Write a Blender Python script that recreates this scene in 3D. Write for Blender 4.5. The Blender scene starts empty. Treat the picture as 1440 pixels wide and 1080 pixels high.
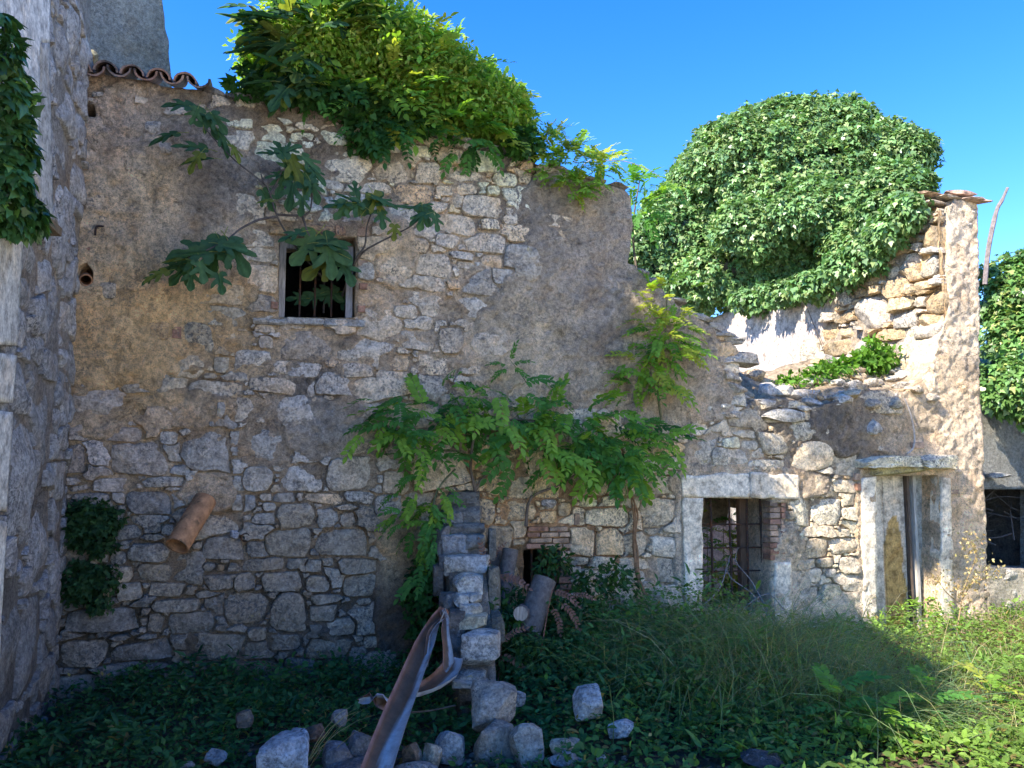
import bpy, math, random
import numpy as np
from mathutils import Vector, Matrix
random.seed(7)
rng = np.random.default_rng(11)
sc = bpy.context.scene
col = sc.collection
R = math.radians

# ------------------------------------------------------------------ camera
CAMZ = 1.7
FPX = 1130.0                       # focal length in pixels of the 1440 px wide photograph
PITCH = math.atan(110.0 / FPX)
cd = bpy.data.cameras.new('camera')
cam = bpy.data.objects.new('camera', cd)
col.objects.link(cam)
cam.location = (0, 0, CAMZ)
cam.rotation_euler = (math.pi / 2 + PITCH, 0, 0)
cd.sensor_fit = 'HORIZONTAL'
cd.sensor_width = 36.0
cd.lens = 36.0 * FPX / 1440.0
cd.clip_start = 0.05
cd.clip_end = 3000
sc.camera = cam

# ------------------------------------------------------------------ light
SUN = Vector((-0.876, -0.676, 1.0)).normalized()
world = bpy.data.worlds.new('World')
sc.world = world
world.use_nodes = True
wn = world.node_tree.nodes
wl = world.node_tree.links
wn.clear()
sky = wn.new('ShaderNodeTexSky')
sky.sky_type = 'NISHITA'
sky.sun_disc = False
sky.sun_elevation = math.asin(SUN.z)
sky.sun_rotation = math.atan2(SUN.x, SUN.y)
sky.air_density = 1.0
sky.dust_density = 0.0
sky.ozone_density = 4.0
sky.altitude = 0
bg = wn.new('ShaderNodeBackground')
bg.inputs['Strength'].default_value = 0.15
wo = wn.new('ShaderNodeOutputWorld')
hsv = wn.new('ShaderNodeHueSaturation')
hsv.inputs['Hue'].default_value = 0.515
hsv.inputs['Saturation'].default_value = 1.34
hsv.inputs['Value'].default_value = 0.68
wl.new(sky.outputs[0], hsv.inputs['Color'])
wl.new(hsv.outputs[0], bg.inputs['Color'])
wl.new(bg.outputs[0], wo.inputs['Surface'])
sl = bpy.data.lights.new('sun', 'SUN')
sl.energy = 2.9
sl.angle = R(0.53)
sl.color = (1.0, 0.93, 0.82)
so = bpy.data.objects.new('sun', sl)
col.objects.link(so)
so.rotation_euler = SUN.to_track_quat('Z', 'Y').to_euler()
so.location = (-20, -15, 25)
sc.view_settings.view_transform = 'Standard'
sc.view_settings.look = 'None'
sc.view_settings.gamma = 1.0
sc.view_settings.exposure = 2.12
sc.view_settings.use_curve_mapping = False
sc.cycles.max_bounces = 8
sc.cycles.diffuse_bounces = 4
sc.cycles.use_denoising = True

# ------------------------------------------------------------------ helpers: numbers
def _hash(ix, iy, seed):
    h = (ix.astype(np.int64) * 374761393 + iy.astype(np.int64) * 668265263 + seed * 974634777) & 0x7fffffff
    h = (h ^ (h >> 13)) * 1274126177 & 0x7fffffff
    return ((h ^ (h >> 16)) & 0xffff) / 65535.0

def vnoise(x, y, seed=0):
    x = np.asarray(x, float); y = np.asarray(y, float)
    ix = np.floor(x); iy = np.floor(y)
    fx = x - ix; fy = y - iy
    fx = fx * fx * (3 - 2 * fx); fy = fy * fy * (3 - 2 * fy)
    a = _hash(ix, iy, seed); b = _hash(ix + 1, iy, seed)
    c = _hash(ix, iy + 1, seed); d = _hash(ix + 1, iy + 1, seed)
    return (a + (b - a) * fx) * (1 - fy) + (c + (d - c) * fx) * fy

def fbm(x, y, seed=0, oct=4):
    s = 0; amp = 0.5; tot = 0
    for k in range(oct):
        s = s + amp * vnoise(np.asarray(x) * 2 ** k, np.asarray(y) * 2 ** k, seed + k * 17)
        tot += amp; amp *= 0.5
    return s / tot - 0.5

def ray(px, py):
    x = (px - 720) / FPX; y = -(py - 540) / FPX
    c, s = math.cos(PITCH), math.sin(PITCH)
    return Vector((x, c - y * s, s + y * c))

def at(px, py, Y):
    d = ray(px, py)
    t = Y / d.y
    return Vector((d.x * t, Y, CAMZ + d.z * t))

class Frame:
    """a vertical plane: origin, direction w along it, normal n towards the viewer"""
    def __init__(s, o, w):
        s.o = Vector((o[0], o[1])); s.w = Vector(w).normalized(); s.n = Vector((s.w.y, -s.w.x))
    def p(s, a, z, out=0.0):
        return Vector((s.o.x + s.w.x * a + s.n.x * out, s.o.y + s.w.y * a + s.n.y * out, z))
    def np3(s, a, z, out):
        a = np.asarray(a, float); z = np.asarray(z, float); out = np.asarray(out, float) + 0 * a
        return np.stack([s.o.x + s.w.x * a + s.n.x * out, s.o.y + s.w.y * a + s.n.y * out, z + 0 * a], -1)
    def hit(s, px, py, out=0.0):
        d = ray(px, py)
        oo = s.o + s.n * out
        t = (oo.x * s.n.x + oo.y * s.n.y) / (d.x * s.n.x + d.y * s.n.y)
        P = Vector((d.x * t, d.y * t))
        return ((P - oo).dot(s.w), CAMZ + d.z * t)
    def pt(s, px, py, out=0.0):
        a, z = s.hit(px, py, out)
        return s.p(a, z, out)

W = Frame((-3.24, 5.9), (0.953, 0.302))           # the front of the ruin
def loc2(a, out):                                  # wall coordinates -> world xy
    v = W.p(a, 0, out); return (v.x, v.y)

# ------------------------------------------------------------------ helpers: objects
def thing(name, loc, label, cat, group=None):
    o = bpy.data.objects.new(name, None)
    o.empty_display_size = 0.1
    col.objects.link(o)
    o.location = loc
    o['label'] = label; o['category'] = cat
    if group: o['group'] = group
    return o

def subgroup(name, parent, loc):
    o = bpy.data.objects.new(name, None); o.empty_display_size = 0.1
    col.objects.link(o); o.parent = parent; o.location = Vector(loc) - parent.location
    return o

def tag(o, label=None, cat=None, group=None, kind=None):
    if label: o['label'] = label
    if cat: o['category'] = cat
    if group: o['group'] = group
    if kind: o['kind'] = kind
    return o

def link(name, me, mat=None, parent=None, world_mesh=True):
    if mat is not None and len(me.materials) == 0:
        me.materials.append(mat)
    o = bpy.data.objects.new(name, me)
    col.objects.link(o)
    if parent is not None:
        o.parent = parent
        if world_mesh:
            L = Vector((0, 0, 0)); q = parent
            while q is not None:
                L = L + q.location; q = q.parent
            o.location = -L
    return o

def mesh_np(name, V, faces, C=None, smooth=True, sharp=None):
    """faces: list of int arrays (n,3) / (n,4)"""
    me = bpy.data.meshes.new(name)
    V = np.asarray(V, np.float32)
    faces = [np.asarray(f, np.int32) for f in (faces if isinstance(faces, list) else [faces]) if len(f)]
    me.vertices.add(len(V)); me.vertices.foreach_set('co', V.ravel())
    nl = sum(f.size for f in faces); npoly = sum(len(f) for f in faces)
    me.loops.add(nl); me.polygons.add(npoly)
    me.loops.foreach_set('vertex_index', np.concatenate([f.ravel() for f in faces]))
    st = []; off = 0
    for f in faces:
        st.append(off + np.arange(len(f)) * f.shape[1]); off += f.size
    me.polygons.foreach_set('loop_start', np.concatenate(st).astype(np.int32))
    if smooth:
        me.polygons.foreach_set('use_smooth', np.ones(npoly, bool))
    me.update(calc_edges=True)
    if C is not None:
        C = np.asarray(C, np.float32)
        if C.ndim == 1: C = np.tile(C, (len(V), 1))
        if C.shape[1] == 3: C = np.concatenate([C, np.ones((len(C), 1), np.float32)], 1)
        at_ = me.color_attributes.new('Col', 'FLOAT_COLOR', 'POINT')
        at_.data.foreach_set('color', C.ravel())
    if sharp: me.set_sharp_from_angle(angle=R(sharp))
    return me

def join_np(parts):
    V = []; F3 = []; F4 = []; C = []; off = 0
    for v, f3, f4, c in parts:
        V.append(v); C.append(c)
        if len(f3): F3.append(np.asarray(f3) + off)
        if len(f4): F4.append(np.asarray(f4) + off)
        off += len(v)
    return np.concatenate(V), [np.concatenate(F3) if F3 else np.zeros((0, 3), int), np.concatenate(F4) if F4 else np.zeros((0, 4), int)], np.concatenate(C)

def colarr(c, n): return np.tile(np.asarray(c, float)[:3], (n, 1))

def box_part(c, size, rot=(0, 0, 0), colr=(.5, .5, .5), jit=0.0, bev=0.0):
    """a box with chamfered edges (24 verts) as (V, f3, f4, C)"""
    sx, sy, sz = [s / 2 for s in size]
    b = bev if bev > 0 else min(size) * 0.06
    vs = []; idx = {}
    for i, X in enumerate((-1, 1)):
        for j, Y in enumerate((-1, 1)):
            for k, Z in enumerate((-1, 1)):
                for ax in range(3):
                    v = [X * (sx - b), Y * (sy - b), Z * (sz - b)]
                    v[ax] = (X * sx, Y * sy, Z * sz)[ax]
                    idx[(X, Y, Z, ax)] = len(vs); vs.append(v)
    V = np.array(vs)
    f4 = []; f3 = []
    for ax in range(3):
        o1, o2 = [q for q in range(3) if q != ax]
        for sgn in (-1, 1):
            q = []
            for (u, v) in ((-1, -1), (1, -1), (1, 1), (-1, 1)):
                c3 = [0, 0, 0]; c3[ax] = sgn; c3[o1] = u; c3[o2] = v
                q.append(idx[(c3[0], c3[1], c3[2], ax)])
            f4.append(q)
    for ax in range(3):                    # edges along ax
        o1, o2 = [q for q in range(3) if q != ax]
        for u in (-1, 1):
            for v in (-1, 1):
                a = [0, 0, 0]; a[o1] = u; a[o2] = v
                lo = list(a); lo[ax] = -1; hi = list(a); hi[ax] = 1
                f4.append([idx[tuple(lo) + (o1,)], idx[tuple(hi) + (o1,)], idx[tuple(hi) + (o2,)], idx[tuple(lo) + (o2,)]])
    for X in (-1, 1):
        for Y in (-1, 1):
            for Z in (-1, 1):
                f3.append([idx[(X, Y, Z, 0)], idx[(X, Y, Z, 1)], idx[(X, Y, Z, 2)]])
    if jit:
        V = V + rng.uniform(-jit, jit, V.shape)
    M = (Matrix.Rotation(rot[2], 3, 'Z') @ Matrix.Rotation(rot[1], 3, 'Y') @ Matrix.Rotation(rot[0], 3, 'X'))
    V = V @ np.array(M).T + np.array(c)
    return V, f3, f4, colarr(colr, len(V))

WROT = math.atan2(W.w.y, W.w.x)

def tube_part(pts, radii, seg=7, colr=(.2, .15, .1), cap=True, wob=0.0):
    pts = [Vector(p) for p in pts]
    if not hasattr(radii, '__len__'): radii = [radii] * len(pts)
    V = []; f4 = []; f3 = []
    prev = None
    for i, p in enumerate(pts):
        t = (pts[min(i + 1, len(pts) - 1)] - pts[max(i - 1, 0)])
        t = t.normalized() if t.length > 1e-9 else Vector((0, 0, 1))
        if prev is None:
            u = t.orthogonal().normalized()
        else:
            u = (prev - t * prev.dot(t))
            u = u.normalized() if u.length > 1e-6 else t.orthogonal().normalized()
        prev = u
        v = t.cross(u)
        for k in range(seg):
            a = 2 * math.pi * k / seg
            r = radii[i] * (1 + (random.uniform(-wob, wob) if wob else 0))
            V.append(p + (u * math.cos(a) + v * math.sin(a)) * r)
    n = len(pts)
    for i in range(n - 1):
        for k in range(seg):
            k2 = (k + 1) % seg
            f4.append([i * seg + k, i * seg + k2, (i + 1) * seg + k2, (i + 1) * seg + k])
    if cap:
        for e, base in ((0, 0), (n - 1, (n - 1) * seg)):
            V.append(pts[e]); ci = len(V) - 1
            for k in range(seg):
                f3.append([base + k, base + (k + 1) % seg, ci])
    V = np.array([list(v) for v in V])
    return V, f3, f4, colarr(colr, len(V))

def smooth_path(pts, n=4):
    pts = [Vector(p) for p in pts]
    out = []
    for i in range(len(pts) - 1):
        p0 = pts[max(i - 1, 0)]; p1 = pts[i]; p2 = pts[i + 1]; p3 = pts[min(i + 2, len(pts) - 1)]
        for k in range(n):
            t = k / n
            out.append(0.5 * ((2 * p1) + (p2 - p0) * t + (2 * p0 - 5 * p1 + 4 * p2 - p3) * t * t + (3 * p1 - p0 - 3 * p2 + p3) * t ** 3))
    out.append(pts[-1])
    return out

def from_parts(name, parts, mat, parent=None, sharp=35, smooth=True):
    V, F, C = join_np(parts)
    return link(name, mesh_np(name, V, F, C, smooth=smooth, sharp=sharp), mat, parent)

# rocks: a sphere cut by random planes
_ico = {}
def ico(sub):
    if sub not in _ico:
        import bmesh
        bm = bmesh.new(); bmesh.ops.create_icosphere(bm, subdivisions=sub, radius=1)
        V = np.array([list(v.co) for v in bm.verts]); F = np.array([[v.index for v in f.verts] for f in bm.faces]); bm.free()
        _ico[sub] = (V, F)
    return _ico[sub]

def rock_part(c, size, rot=0.0, tilt=(0, 0), colr=(.4, .4, .38), sub=3, cuts=9, boxy=0.5, seed=None, rough=0.035, dmin=0.62):
    r = np.random.default_rng(seed if seed is not None else rng.integers(1 << 30))
    V, F = ico(sub); V = V.copy()
    # push towards a box
    m = np.max(np.abs(V), axis=1, keepdims=True)
    V = V * (1 - boxy) + (V / m) * boxy * 0.86
    for k in range(cuts):
        n = r.normal(size=3); n /= np.linalg.norm(n)
        d = r.uniform(dmin, 0.9)
        q = V @ n - d
        q = np.clip(q, 0, None)
        V = V - q[:, None] * n[None, :]
    ph = r.uniform(0, 50)
    nz = fbm(V[:, 0] * 2.3 + ph, V[:, 1] * 2.3 + V[:, 2] * 1.7, 5, 3) + fbm(V[:, 2] * 3 + ph, V[:, 0] * 3 - V[:, 1], 9, 3)
    V = V * (1 + nz[:, None] * rough * 3)
    V = V * (np.array(size) / 2)
    M = Matrix.Rotation(rot, 3, 'Z') @ Matrix.Rotation(tilt[0], 3, 'Y') @ Matrix.Rotation(tilt[1], 3, 'X')
    V = V @ np.array(M).T + np.array(c)
    cc = colarr(colr, len(V)) * (1 + (fbm(V[:, 0] * 9, V[:, 2] * 9 + V[:, 1] * 5, 3)[:, None]) * 0.5)
    return V, F, [], cc

# ------------------------------------------------------------------ materials
def newmat(name):
    m = bpy.data.materials.new(name); m.use_nodes = True
    nt = m.node_tree; nt.nodes.clear()
    out = nt.nodes.new('ShaderNodeOutputMaterial')
    p = nt.nodes.new('ShaderNodeBsdfPrincipled')
    nt.links.new(p.outputs[0], out.inputs[0])
    return m, nt, p, out

def N(nt, t, **kw):
    n = nt.nodes.new(t)
    for k, v in kw.items():
        if hasattr(n, k): setattr(n, k, v)
        else: n.inputs[k].default_value = v
    return n

def noise(nt, vec, scale, detail=6, rough=0.6, dist=0.0):
    n = N(nt, 'ShaderNodeTexNoise'); n.inputs['Scale'].default_value = scale; n.inputs['Detail'].default_value = detail
    n.inputs['Roughness'].default_value = rough; n.inputs['Distortion'].default_value = dist
    nt.links.new(vec, n.inputs['Vector']); return n.outputs[0]

def ramp(nt, fac, stops):
    r = N(nt, 'ShaderNodeValToRGB'); e = r.color_ramp.elements
    while len(e) < len(stops): e.new(0.5)
    for q, (pos, c) in zip(e, stops):
        q.position = pos; q.color = (c, c, c, 1) if not hasattr(c, '__len__') else tuple(c) + (1,)
    nt.links.new(fac, r.inputs[0]); return r.outputs[0]

def mixc(nt, mode, fac, a, b):
    m = N(nt, 'ShaderNodeMix', data_type='RGBA', blend_type=mode)
    for sock, v in ((m.inputs[0], fac), (m.inputs[6], a), (m.inputs[7], b)):
        if hasattr(v, 'links'): nt.links.new(v, sock)
        elif hasattr(v, '__len__'): sock.default_value = tuple(v) + (1,) if len(v) == 3 else v
        else: sock.default_value = v
    return m.outputs[2]

def mathn(nt, op, a, b=None, c=None):
    m = N(nt, 'ShaderNodeMath', operation=op)
    for i, v in enumerate((a, b, c)):
        if v is None: continue
        if hasattr(v, 'links'): nt.links.new(v, m.inputs[i])
        else: m.inputs[i].default_value = v
    return m.outputs[0]

def bump(nt, p, height, strength, dist, prev=None):
    b = N(nt, 'ShaderNodeBump'); b.inputs['Strength'].default_value = strength; b.inputs['Distance'].default_value = dist
    nt.links.new(height, b.inputs['Height'])
    if prev is not None: nt.links.new(prev, b.inputs['Normal'])
    nt.links.new(b.outputs[0], p.inputs['Normal'])
    return b.outputs[0]

def masonry_mat(name, midscale=13, midc=1.0, speck=0.5, lichen=0.35, crack=0.5, grain=60, grain_b=0.35, lump_b=0.6, stainc=(.1, .1, .1), yellow=0.0):
    m, nt, p, out = newmat(name)
    geo = N(nt, 'ShaderNodeNewGeometry').outputs['Position']
    att = N(nt, 'ShaderNodeAttribute', attribute_name='Col').outputs['Color']
    big = noise(nt, geo, 2.6, 5, 0.6)
    mid = noise(nt, geo, midscale, 7, 0.66)
    fine = noise(nt, geo, grain, 5, 0.65)
    c = mixc(nt, 'MULTIPLY', 1.0, att, ramp(nt, mid, [(0.34, tuple(1 - (1 - q) * midc for q in (.50, .49, .48))), (0.48, (.96, .95, .93)), (0.64, tuple(1 + (q - 1) * midc for q in (1.38, 1.36, 1.32)))]))
    c = mixc(nt, 'MULTIPLY', 0.8, c, ramp(nt, fine, [(0.36, .62), (0.5, 1.0), (0.64, 1.22)]))
    # warm iron staining
    st = ramp(nt, noise(nt, geo, 4.3, 6, 0.62, 0.4), [(0.5, 0.0), (0.72, 0.55)])
    c = mixc(nt, 'MULTIPLY', st, c, (1.12, .88, .62))
    # dark lichen specks
    sp = noise(nt, geo, 46, 8, 0.72)
    area = ramp(nt, noise(nt, geo, 3.1, 4, 0.6), [(0.42, 0.0), (0.62, 1.0)])
    spm = mathn(nt, 'MULTIPLY', ramp(nt, sp, [(0.50, 0.0), (0.57, 1.0)]), mathn(nt, 'MULTIPLY_ADD', area, speck, speck * 0.3))
    c = mixc(nt, 'MIX', spm, c, stainc)
    # pale lichen
    lm = mathn(nt, 'MULTIPLY', ramp(nt, noise(nt, geo, 21, 6, 0.7), [(0.58, 0.0), (0.68, 1.0)]), lichen)
    c = mixc(nt, 'MIX', lm, c, (.52, .52, .50))
    if yellow > 0:
        ym = mathn(nt, 'MULTIPLY', ramp(nt, noise(nt, geo, 9, 7, 0.7), [(0.66, 0.0), (0.70, 1.0)]), yellow)
        c = mixc(nt, 'MIX', ym, c, (.45, .36, .12))
    p.inputs['Roughness'].default_value = 0.92
    p.inputs['Specular IOR Level'].default_value = 0.2
    # a few meandering cracks, each the level line of a warped noise
    ck = N(nt, 'ShaderNodeTexNoise'); ck.inputs['Scale'].default_value = 1.9; ck.inputs['Detail'].default_value = 6; ck.inputs['Roughness'].default_value = .62; ck.inputs['Distortion'].default_value = .8
    nt.links.new(geo, ck.inputs['Vector'])
    cr = ramp(nt, mathn(nt, 'ABSOLUTE', mathn(nt, 'SUBTRACT', ck.outputs[0], .5)), [(0.0, 0.0), (0.007, 1.0)])
    if crack > .5:                                   # darkened in patches: settled dirt, and the shade inside them painted in
        cm_ = mathn(nt, 'MULTIPLY', mathn(nt, 'SUBTRACT', 1.0, cr), ramp(nt, noise(nt, geo, 2.3, 3, 0.5), [(0.47, 0.0), (0.58, .6)]))
        c = mixc(nt, 'MULTIPLY', cm_, c, (.42, .37, .32))
    nt.links.new(c, p.inputs['Base Color'])
    n1 = bump(nt, p, cr, crack, 0.012)
    n2 = bump(nt, p, mid, lump_b, 0.035, n1)
    bump(nt, p, fine, grain_b, 0.02, n2)
    return m

M_STONE = masonry_mat('limestone', midscale=17, midc=.9, speck=0.7, lichen=0.4, crack=0.2, grain=55, grain_b=0.6, lump_b=1.0, yellow=0.5)
M_PLASTER = masonry_mat('lime_plaster', midscale=27, midc=.75, speck=0.38, lichen=0.12, crack=1.0, grain=110, grain_b=1.0, lump_b=1.0)
M_SMOOTH = masonry_mat('smooth_render', speck=0.10, lichen=0.2, crack=0.08, grain=50, grain_b=0.15, lump_b=0.2)
M_BRICK = masonry_mat('brick_clay', speck=0.3, lichen=0.2, crack=0.0, grain=60, grain_b=0.4, lump_b=0.5)
M_EARTH = masonry_mat('earth', speck=0.4, lichen=0.0, crack=0.0, grain=40, grain_b=0.6, lump_b=1.0)

def simple(name, colr=None, rough=0.8, metal=0.0, scale=20, amt=0.5, bumps=0.3, spec=0.3, stain=None, stain_at=0.55, stretch=None):
    m, nt, p, out = newmat(name)
    geo = N(nt, 'ShaderNodeNewGeometry').outputs['Position']
    if stretch:
        mp = N(nt, 'ShaderNodeMapping'); mp.inputs['Scale'].default_value = stretch
        nt.links.new(geo, mp.inputs[0]); geo = mp.outputs[0]
    base = N(nt, 'ShaderNodeAttribute', attribute_name='Col').outputs['Color'] if colr is None else None
    n = noise(nt, geo, scale, 6, 0.65)
    lo = 1 - amt * 0.7; hi = 1 + amt * 0.5
    c = mixc(nt, 'MULTIPLY', 1.0, base if base is not None else colr, ramp(nt, n, [(0.3, lo), (0.7, hi)]))
    if stain:
        s = noise(nt, geo, scale * 0.35, 7, 0.7)
        c = mixc(nt, 'MIX', ramp(nt, s, [(stain_at - 0.06, 0.0), (stain_at + 0.06, 1.0)]), c, stain)
    nt.links.new(c, p.inputs['Base Color'])
    p.inputs['Roughness'].default_value = rough; p.inputs['Metallic'].default_value = metal
    p.inputs['Specular IOR Level'].default_value = spec
    bump(nt, p, n, bumps, 0.01)
    return m

M_WOOD = simple('weathered_wood', None, 0.85, scale=14, amt=0.8, bumps=0.6, stretch=(6, 6, 0.6))
M_BARK = simple('bark', None, 0.9, scale=30, amt=0.7, bumps=0.7)
M_IRON = simple('rusty_iron', (.045, .03, .025), 0.8, 0.2, scale=60, amt=0.7, stain=(.13, .05, .02), stain_at=0.55)
M_SHEET = simple('rusty_zinc_sheet', None, 0.55, 0.15, scale=14, amt=0.5, bumps=0.2, stain=(.13, .06, .035), stain_at=0.60)
M_CLAY = simple('clay_pipe', (.42, .21, .10), 0.8, scale=16, amt=0.7, bumps=0.3, stain=(.06, .05, .03), stain_at=0.60)
M_TILE = simple('roof_tile_clay', None, 0.85, scale=22, amt=0.8, bumps=0.4, stain=(.05, .045, .04), stain_at=0.57)

def leafmat(name, trans=0.4, rough=0.45, boost=(1.5, 1.7, .7), spec=0.35):
    m, nt, p, out = newmat(name)
    att = N(nt, 'ShaderNodeAttribute', attribute_name='Col').outputs['Color']
    geo = N(nt, 'ShaderNodeNewGeometry').outputs['Position']
    n = noise(nt, geo, 30, 3, 0.6)
    c = mixc(nt, 'MULTIPLY', 1.0, att, ramp(nt, n, [(0.3, .8), (0.7, 1.2)]))
    nt.links.new(c, p.inputs['Base Color'])
    p.inputs['Roughness'].default_value = rough
    p.inputs['Specular IOR Level'].default_value = spec
    t = N(nt, 'ShaderNodeBsdfTranslucent')
    nt.links.new(mixc(nt, 'MULTIPLY', 1.0, c, boost), t.inputs[0])
    mx = N(nt, 'ShaderNodeMixShader'); mx.inputs[0].default_value = trans
    nt.links.new(p.outputs[0], mx.inputs[1]); nt.links.new(t.outputs[0], mx.inputs[2])
    nt.links.new(mx.outputs[0], out.inputs[0])
    return m

M_LEAF = leafmat('leaf', 0.42, 0.6, (1.6, 1.7, .6), 0.2)
M_IVY = leafmat('ivy_leaf', 0.22, 0.36, (1.2, 1.5, .6), 0.5)
M_DRY = leafmat('dry_grass', 0.3, 0.7, (1.2, 1.1, .9), 0.1)

# ------------------------------------------------------------------ masonry builder
def in_poly(x, y, poly):
    inside = np.zeros(np.shape(x), bool)
    n = len(poly)
    for i in range(n):
        x0, y0 = poly[i]; x1, y1 = poly[(i + 1) % n]
        if y0 == y1: continue
        c = ((y0 > y) != (y1 > y)) & (x < (x1 - x0) * (y - y0) / (y1 - y0) + x0)
        inside ^= c
    return inside

def rough_poly(poly, amp, seed, step=0.06, keep=None):
    out = []
    n = len(poly)
    for i in range(n):
        a = np.array(poly[i], float); b = np.array(poly[(i + 1) % n], float)
        L = np.linalg.norm(b - a); k = max(1, int(L / step))
        nn = np.array([-(b - a)[1], (b - a)[0]]) / max(L, 1e-6)
        am = amp if (keep is None or not keep(a, b)) else 0.0
        for j in range(k):
            q = a + (b - a) * j / k
            e = math.sin(math.pi * j / k) ** 0.5 if am and k > 1 else 0
            q = q + nn * am * e * 2 * (fbm(q[0] * 7 + seed, q[1] * 7, seed, 3))
            out.append((float(q[0]), float(q[1])))
    return out

def undul(a, z):
    return 0.05 * fbm(np.asarray(a) * 0.8, np.asarray(z) * 0.8, 31, 3)

NA = 24
ANG = np.arange(NA) * 2 * math.pi / NA
def pack(a0, a1, z0, z1, free_fn, traced, classes, res=0.012, gap=0.010, seed=3, dens=1.0, limit=2000, grow=1.35):
    """place irregular stones; returns list of (ca, cz, radii[NA])"""
    r_ = np.random.default_rng(seed)
    nx = int((a1 - a0) / res) + 1; nz = int((z1 - z0) / res) + 1
    A, Z = np.meshgrid(a0 + np.arange(nx) * res, z0 + np.arange(nz) * res, indexing='ij')
    free, fillable = free_fn(A, Z)
    occ = ~free
    stones = []
    steps = np.arange(1, 80) * res
    ca_, sa_ = np.cos(ANG), np.sin(ANG)
    def clip_r(ca, cz, rad, fac):
        mx = rad * fac
        xs = ca + ca_[:, None] * steps[None, :]; zs = cz + sa_[:, None] * steps[None, :]
        ix = ((xs - a0) / res).astype(int); iz = ((zs - z0) / res).astype(int)
        bad = (ix < 0) | (iz < 0) | (ix >= nx) | (iz >= nz)
        ix = np.clip(ix, 0, nx - 1); iz = np.clip(iz, 0, nz - 1)
        o = occ[ix, iz] | bad
        first = np.where(o.any(1), o.argmax(1), 10 ** 6)
        lim = np.where(first < 10 ** 6, steps[np.clip(first, 0, len(steps) - 1)] - gap - res * 0.5, 9.0)
        return np.minimum(mx, lim)
    def shape(w, h, rot, sq):
        """a rough quadrilateral block, corners sometimes knocked off"""
        th = ANG - rot
        r = np.full(NA, 9.0)
        for k in range(4):
            ph = k * math.pi / 2 + r_.normal() * (0.13 if k % 2 == 0 else 0.07)
            d = (w if k % 2 == 0 else h) / 2 * r_.uniform(0.9, 1.08)
            cc = np.cos(th - ph); r = np.where(cc > 0.05, np.minimum(r, d / np.maximum(cc, 0.05)), r)
        dia = math.hypot(w, h) / 2
        for k in range(4):
            if r_.random() < 0.75:
                ph = math.atan2((1 if k < 2 else -1) * h, (1 if k % 2 else -1) * w) + r_.normal() * 0.15
                d = dia * r_.uniform(0.68, 0.92)
                cc = np.cos(th - ph); r = np.where(cc > 0.05, np.minimum(r, d / np.maximum(cc, 0.05)), r)
        return r * (1 + r_.uniform(-.035, .035, NA))
    def stamp(ca, cz, rad):
        m = rad.max() + res
        i0 = max(0, int((ca - m - a0) / res)); i1 = min(nx, int((ca + m - a0) / res) + 2)
        j0 = max(0, int((cz - m - z0) / res)); j1 = min(nz, int((cz + m - z0) / res) + 2)
        x = A[i0:i1, j0:j1] - ca; y = Z[i0:i1, j0:j1] - cz
        th = np.mod(np.arctan2(y, x), 2 * math.pi) / (2 * math.pi) * NA
        k = np.floor(th).astype(int) % NA; f = th - np.floor(th)
        rr = rad[k] * (1 - f) + rad[(k + 1) % NA] * f
        occ[i0:i1, j0:j1] |= (x * x + y * y) < (rr + res * 0.3) ** 2
    for (ca, cz, w, h, rot) in traced:
        want = shape(w, h, rot, 3.6)
        rad = clip_r(ca, cz, want, 1.0)
        rad = np.maximum(rad, 0.0)
        rad = np.minimum(rad, 1.6 * np.roll(rad, 1) + 0.01); rad = np.minimum(rad, 1.6 * np.roll(rad, -1) + 0.01)
        if rad.mean() < 0.45 * want.mean() or rad.min() < 0.008: continue
        stones.append((ca, cz, rad)); stamp(ca, cz, rad)
    for (w, h, tries) in classes:
        fi = np.argwhere(~occ & fillable)
        if len(fi) == 0: break
        for t in range(int(tries * dens)):
            if len(stones) >= limit: break
            i, j = fi[r_.integers(len(fi))]
            if occ[i, j]: continue
            ww = w * r_.uniform(0.75, 1.3); hh = h * r_.uniform(0.75, 1.3)
            want = shape(ww, hh, r_.normal() * 0.10, r_.uniform(2.6, 5))
            rad = clip_r(A[i, j], Z[i, j], want, 1.0)
            if rad.min() < 0.30 * want.min() or rad.mean() < 0.72 * want.mean(): continue
            ca, cz = A[i, j], Z[i, j]
            # recentre once on the free room around it
            full = clip_r(ca, cz, want, grow)
            dx = (full * ca_).mean() * 0.9; dz = (full * sa_).mean() * 0.9
            ii = int((ca + dx - a0) / res); jj = int((cz + dz - z0) / res)
            if 0 <= ii < nx and 0 <= jj < nz and not occ[ii, jj]:
                ca, cz = ca + dx, cz + dz
            rad = clip_r(ca, cz, want, grow)
            if rad.min() < 0.2 * want.min() or rad.min() < 0.006: continue
            rad = np.minimum(rad, 1.5 * np.roll(rad, 1) + 0.01); rad = np.minimum(rad, 1.5 * np.roll(rad, -1) + 0.01)
            stones.append((ca, cz, rad)); stamp(ca, cz, rad)
    return stones, (A, Z, occ)

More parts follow.
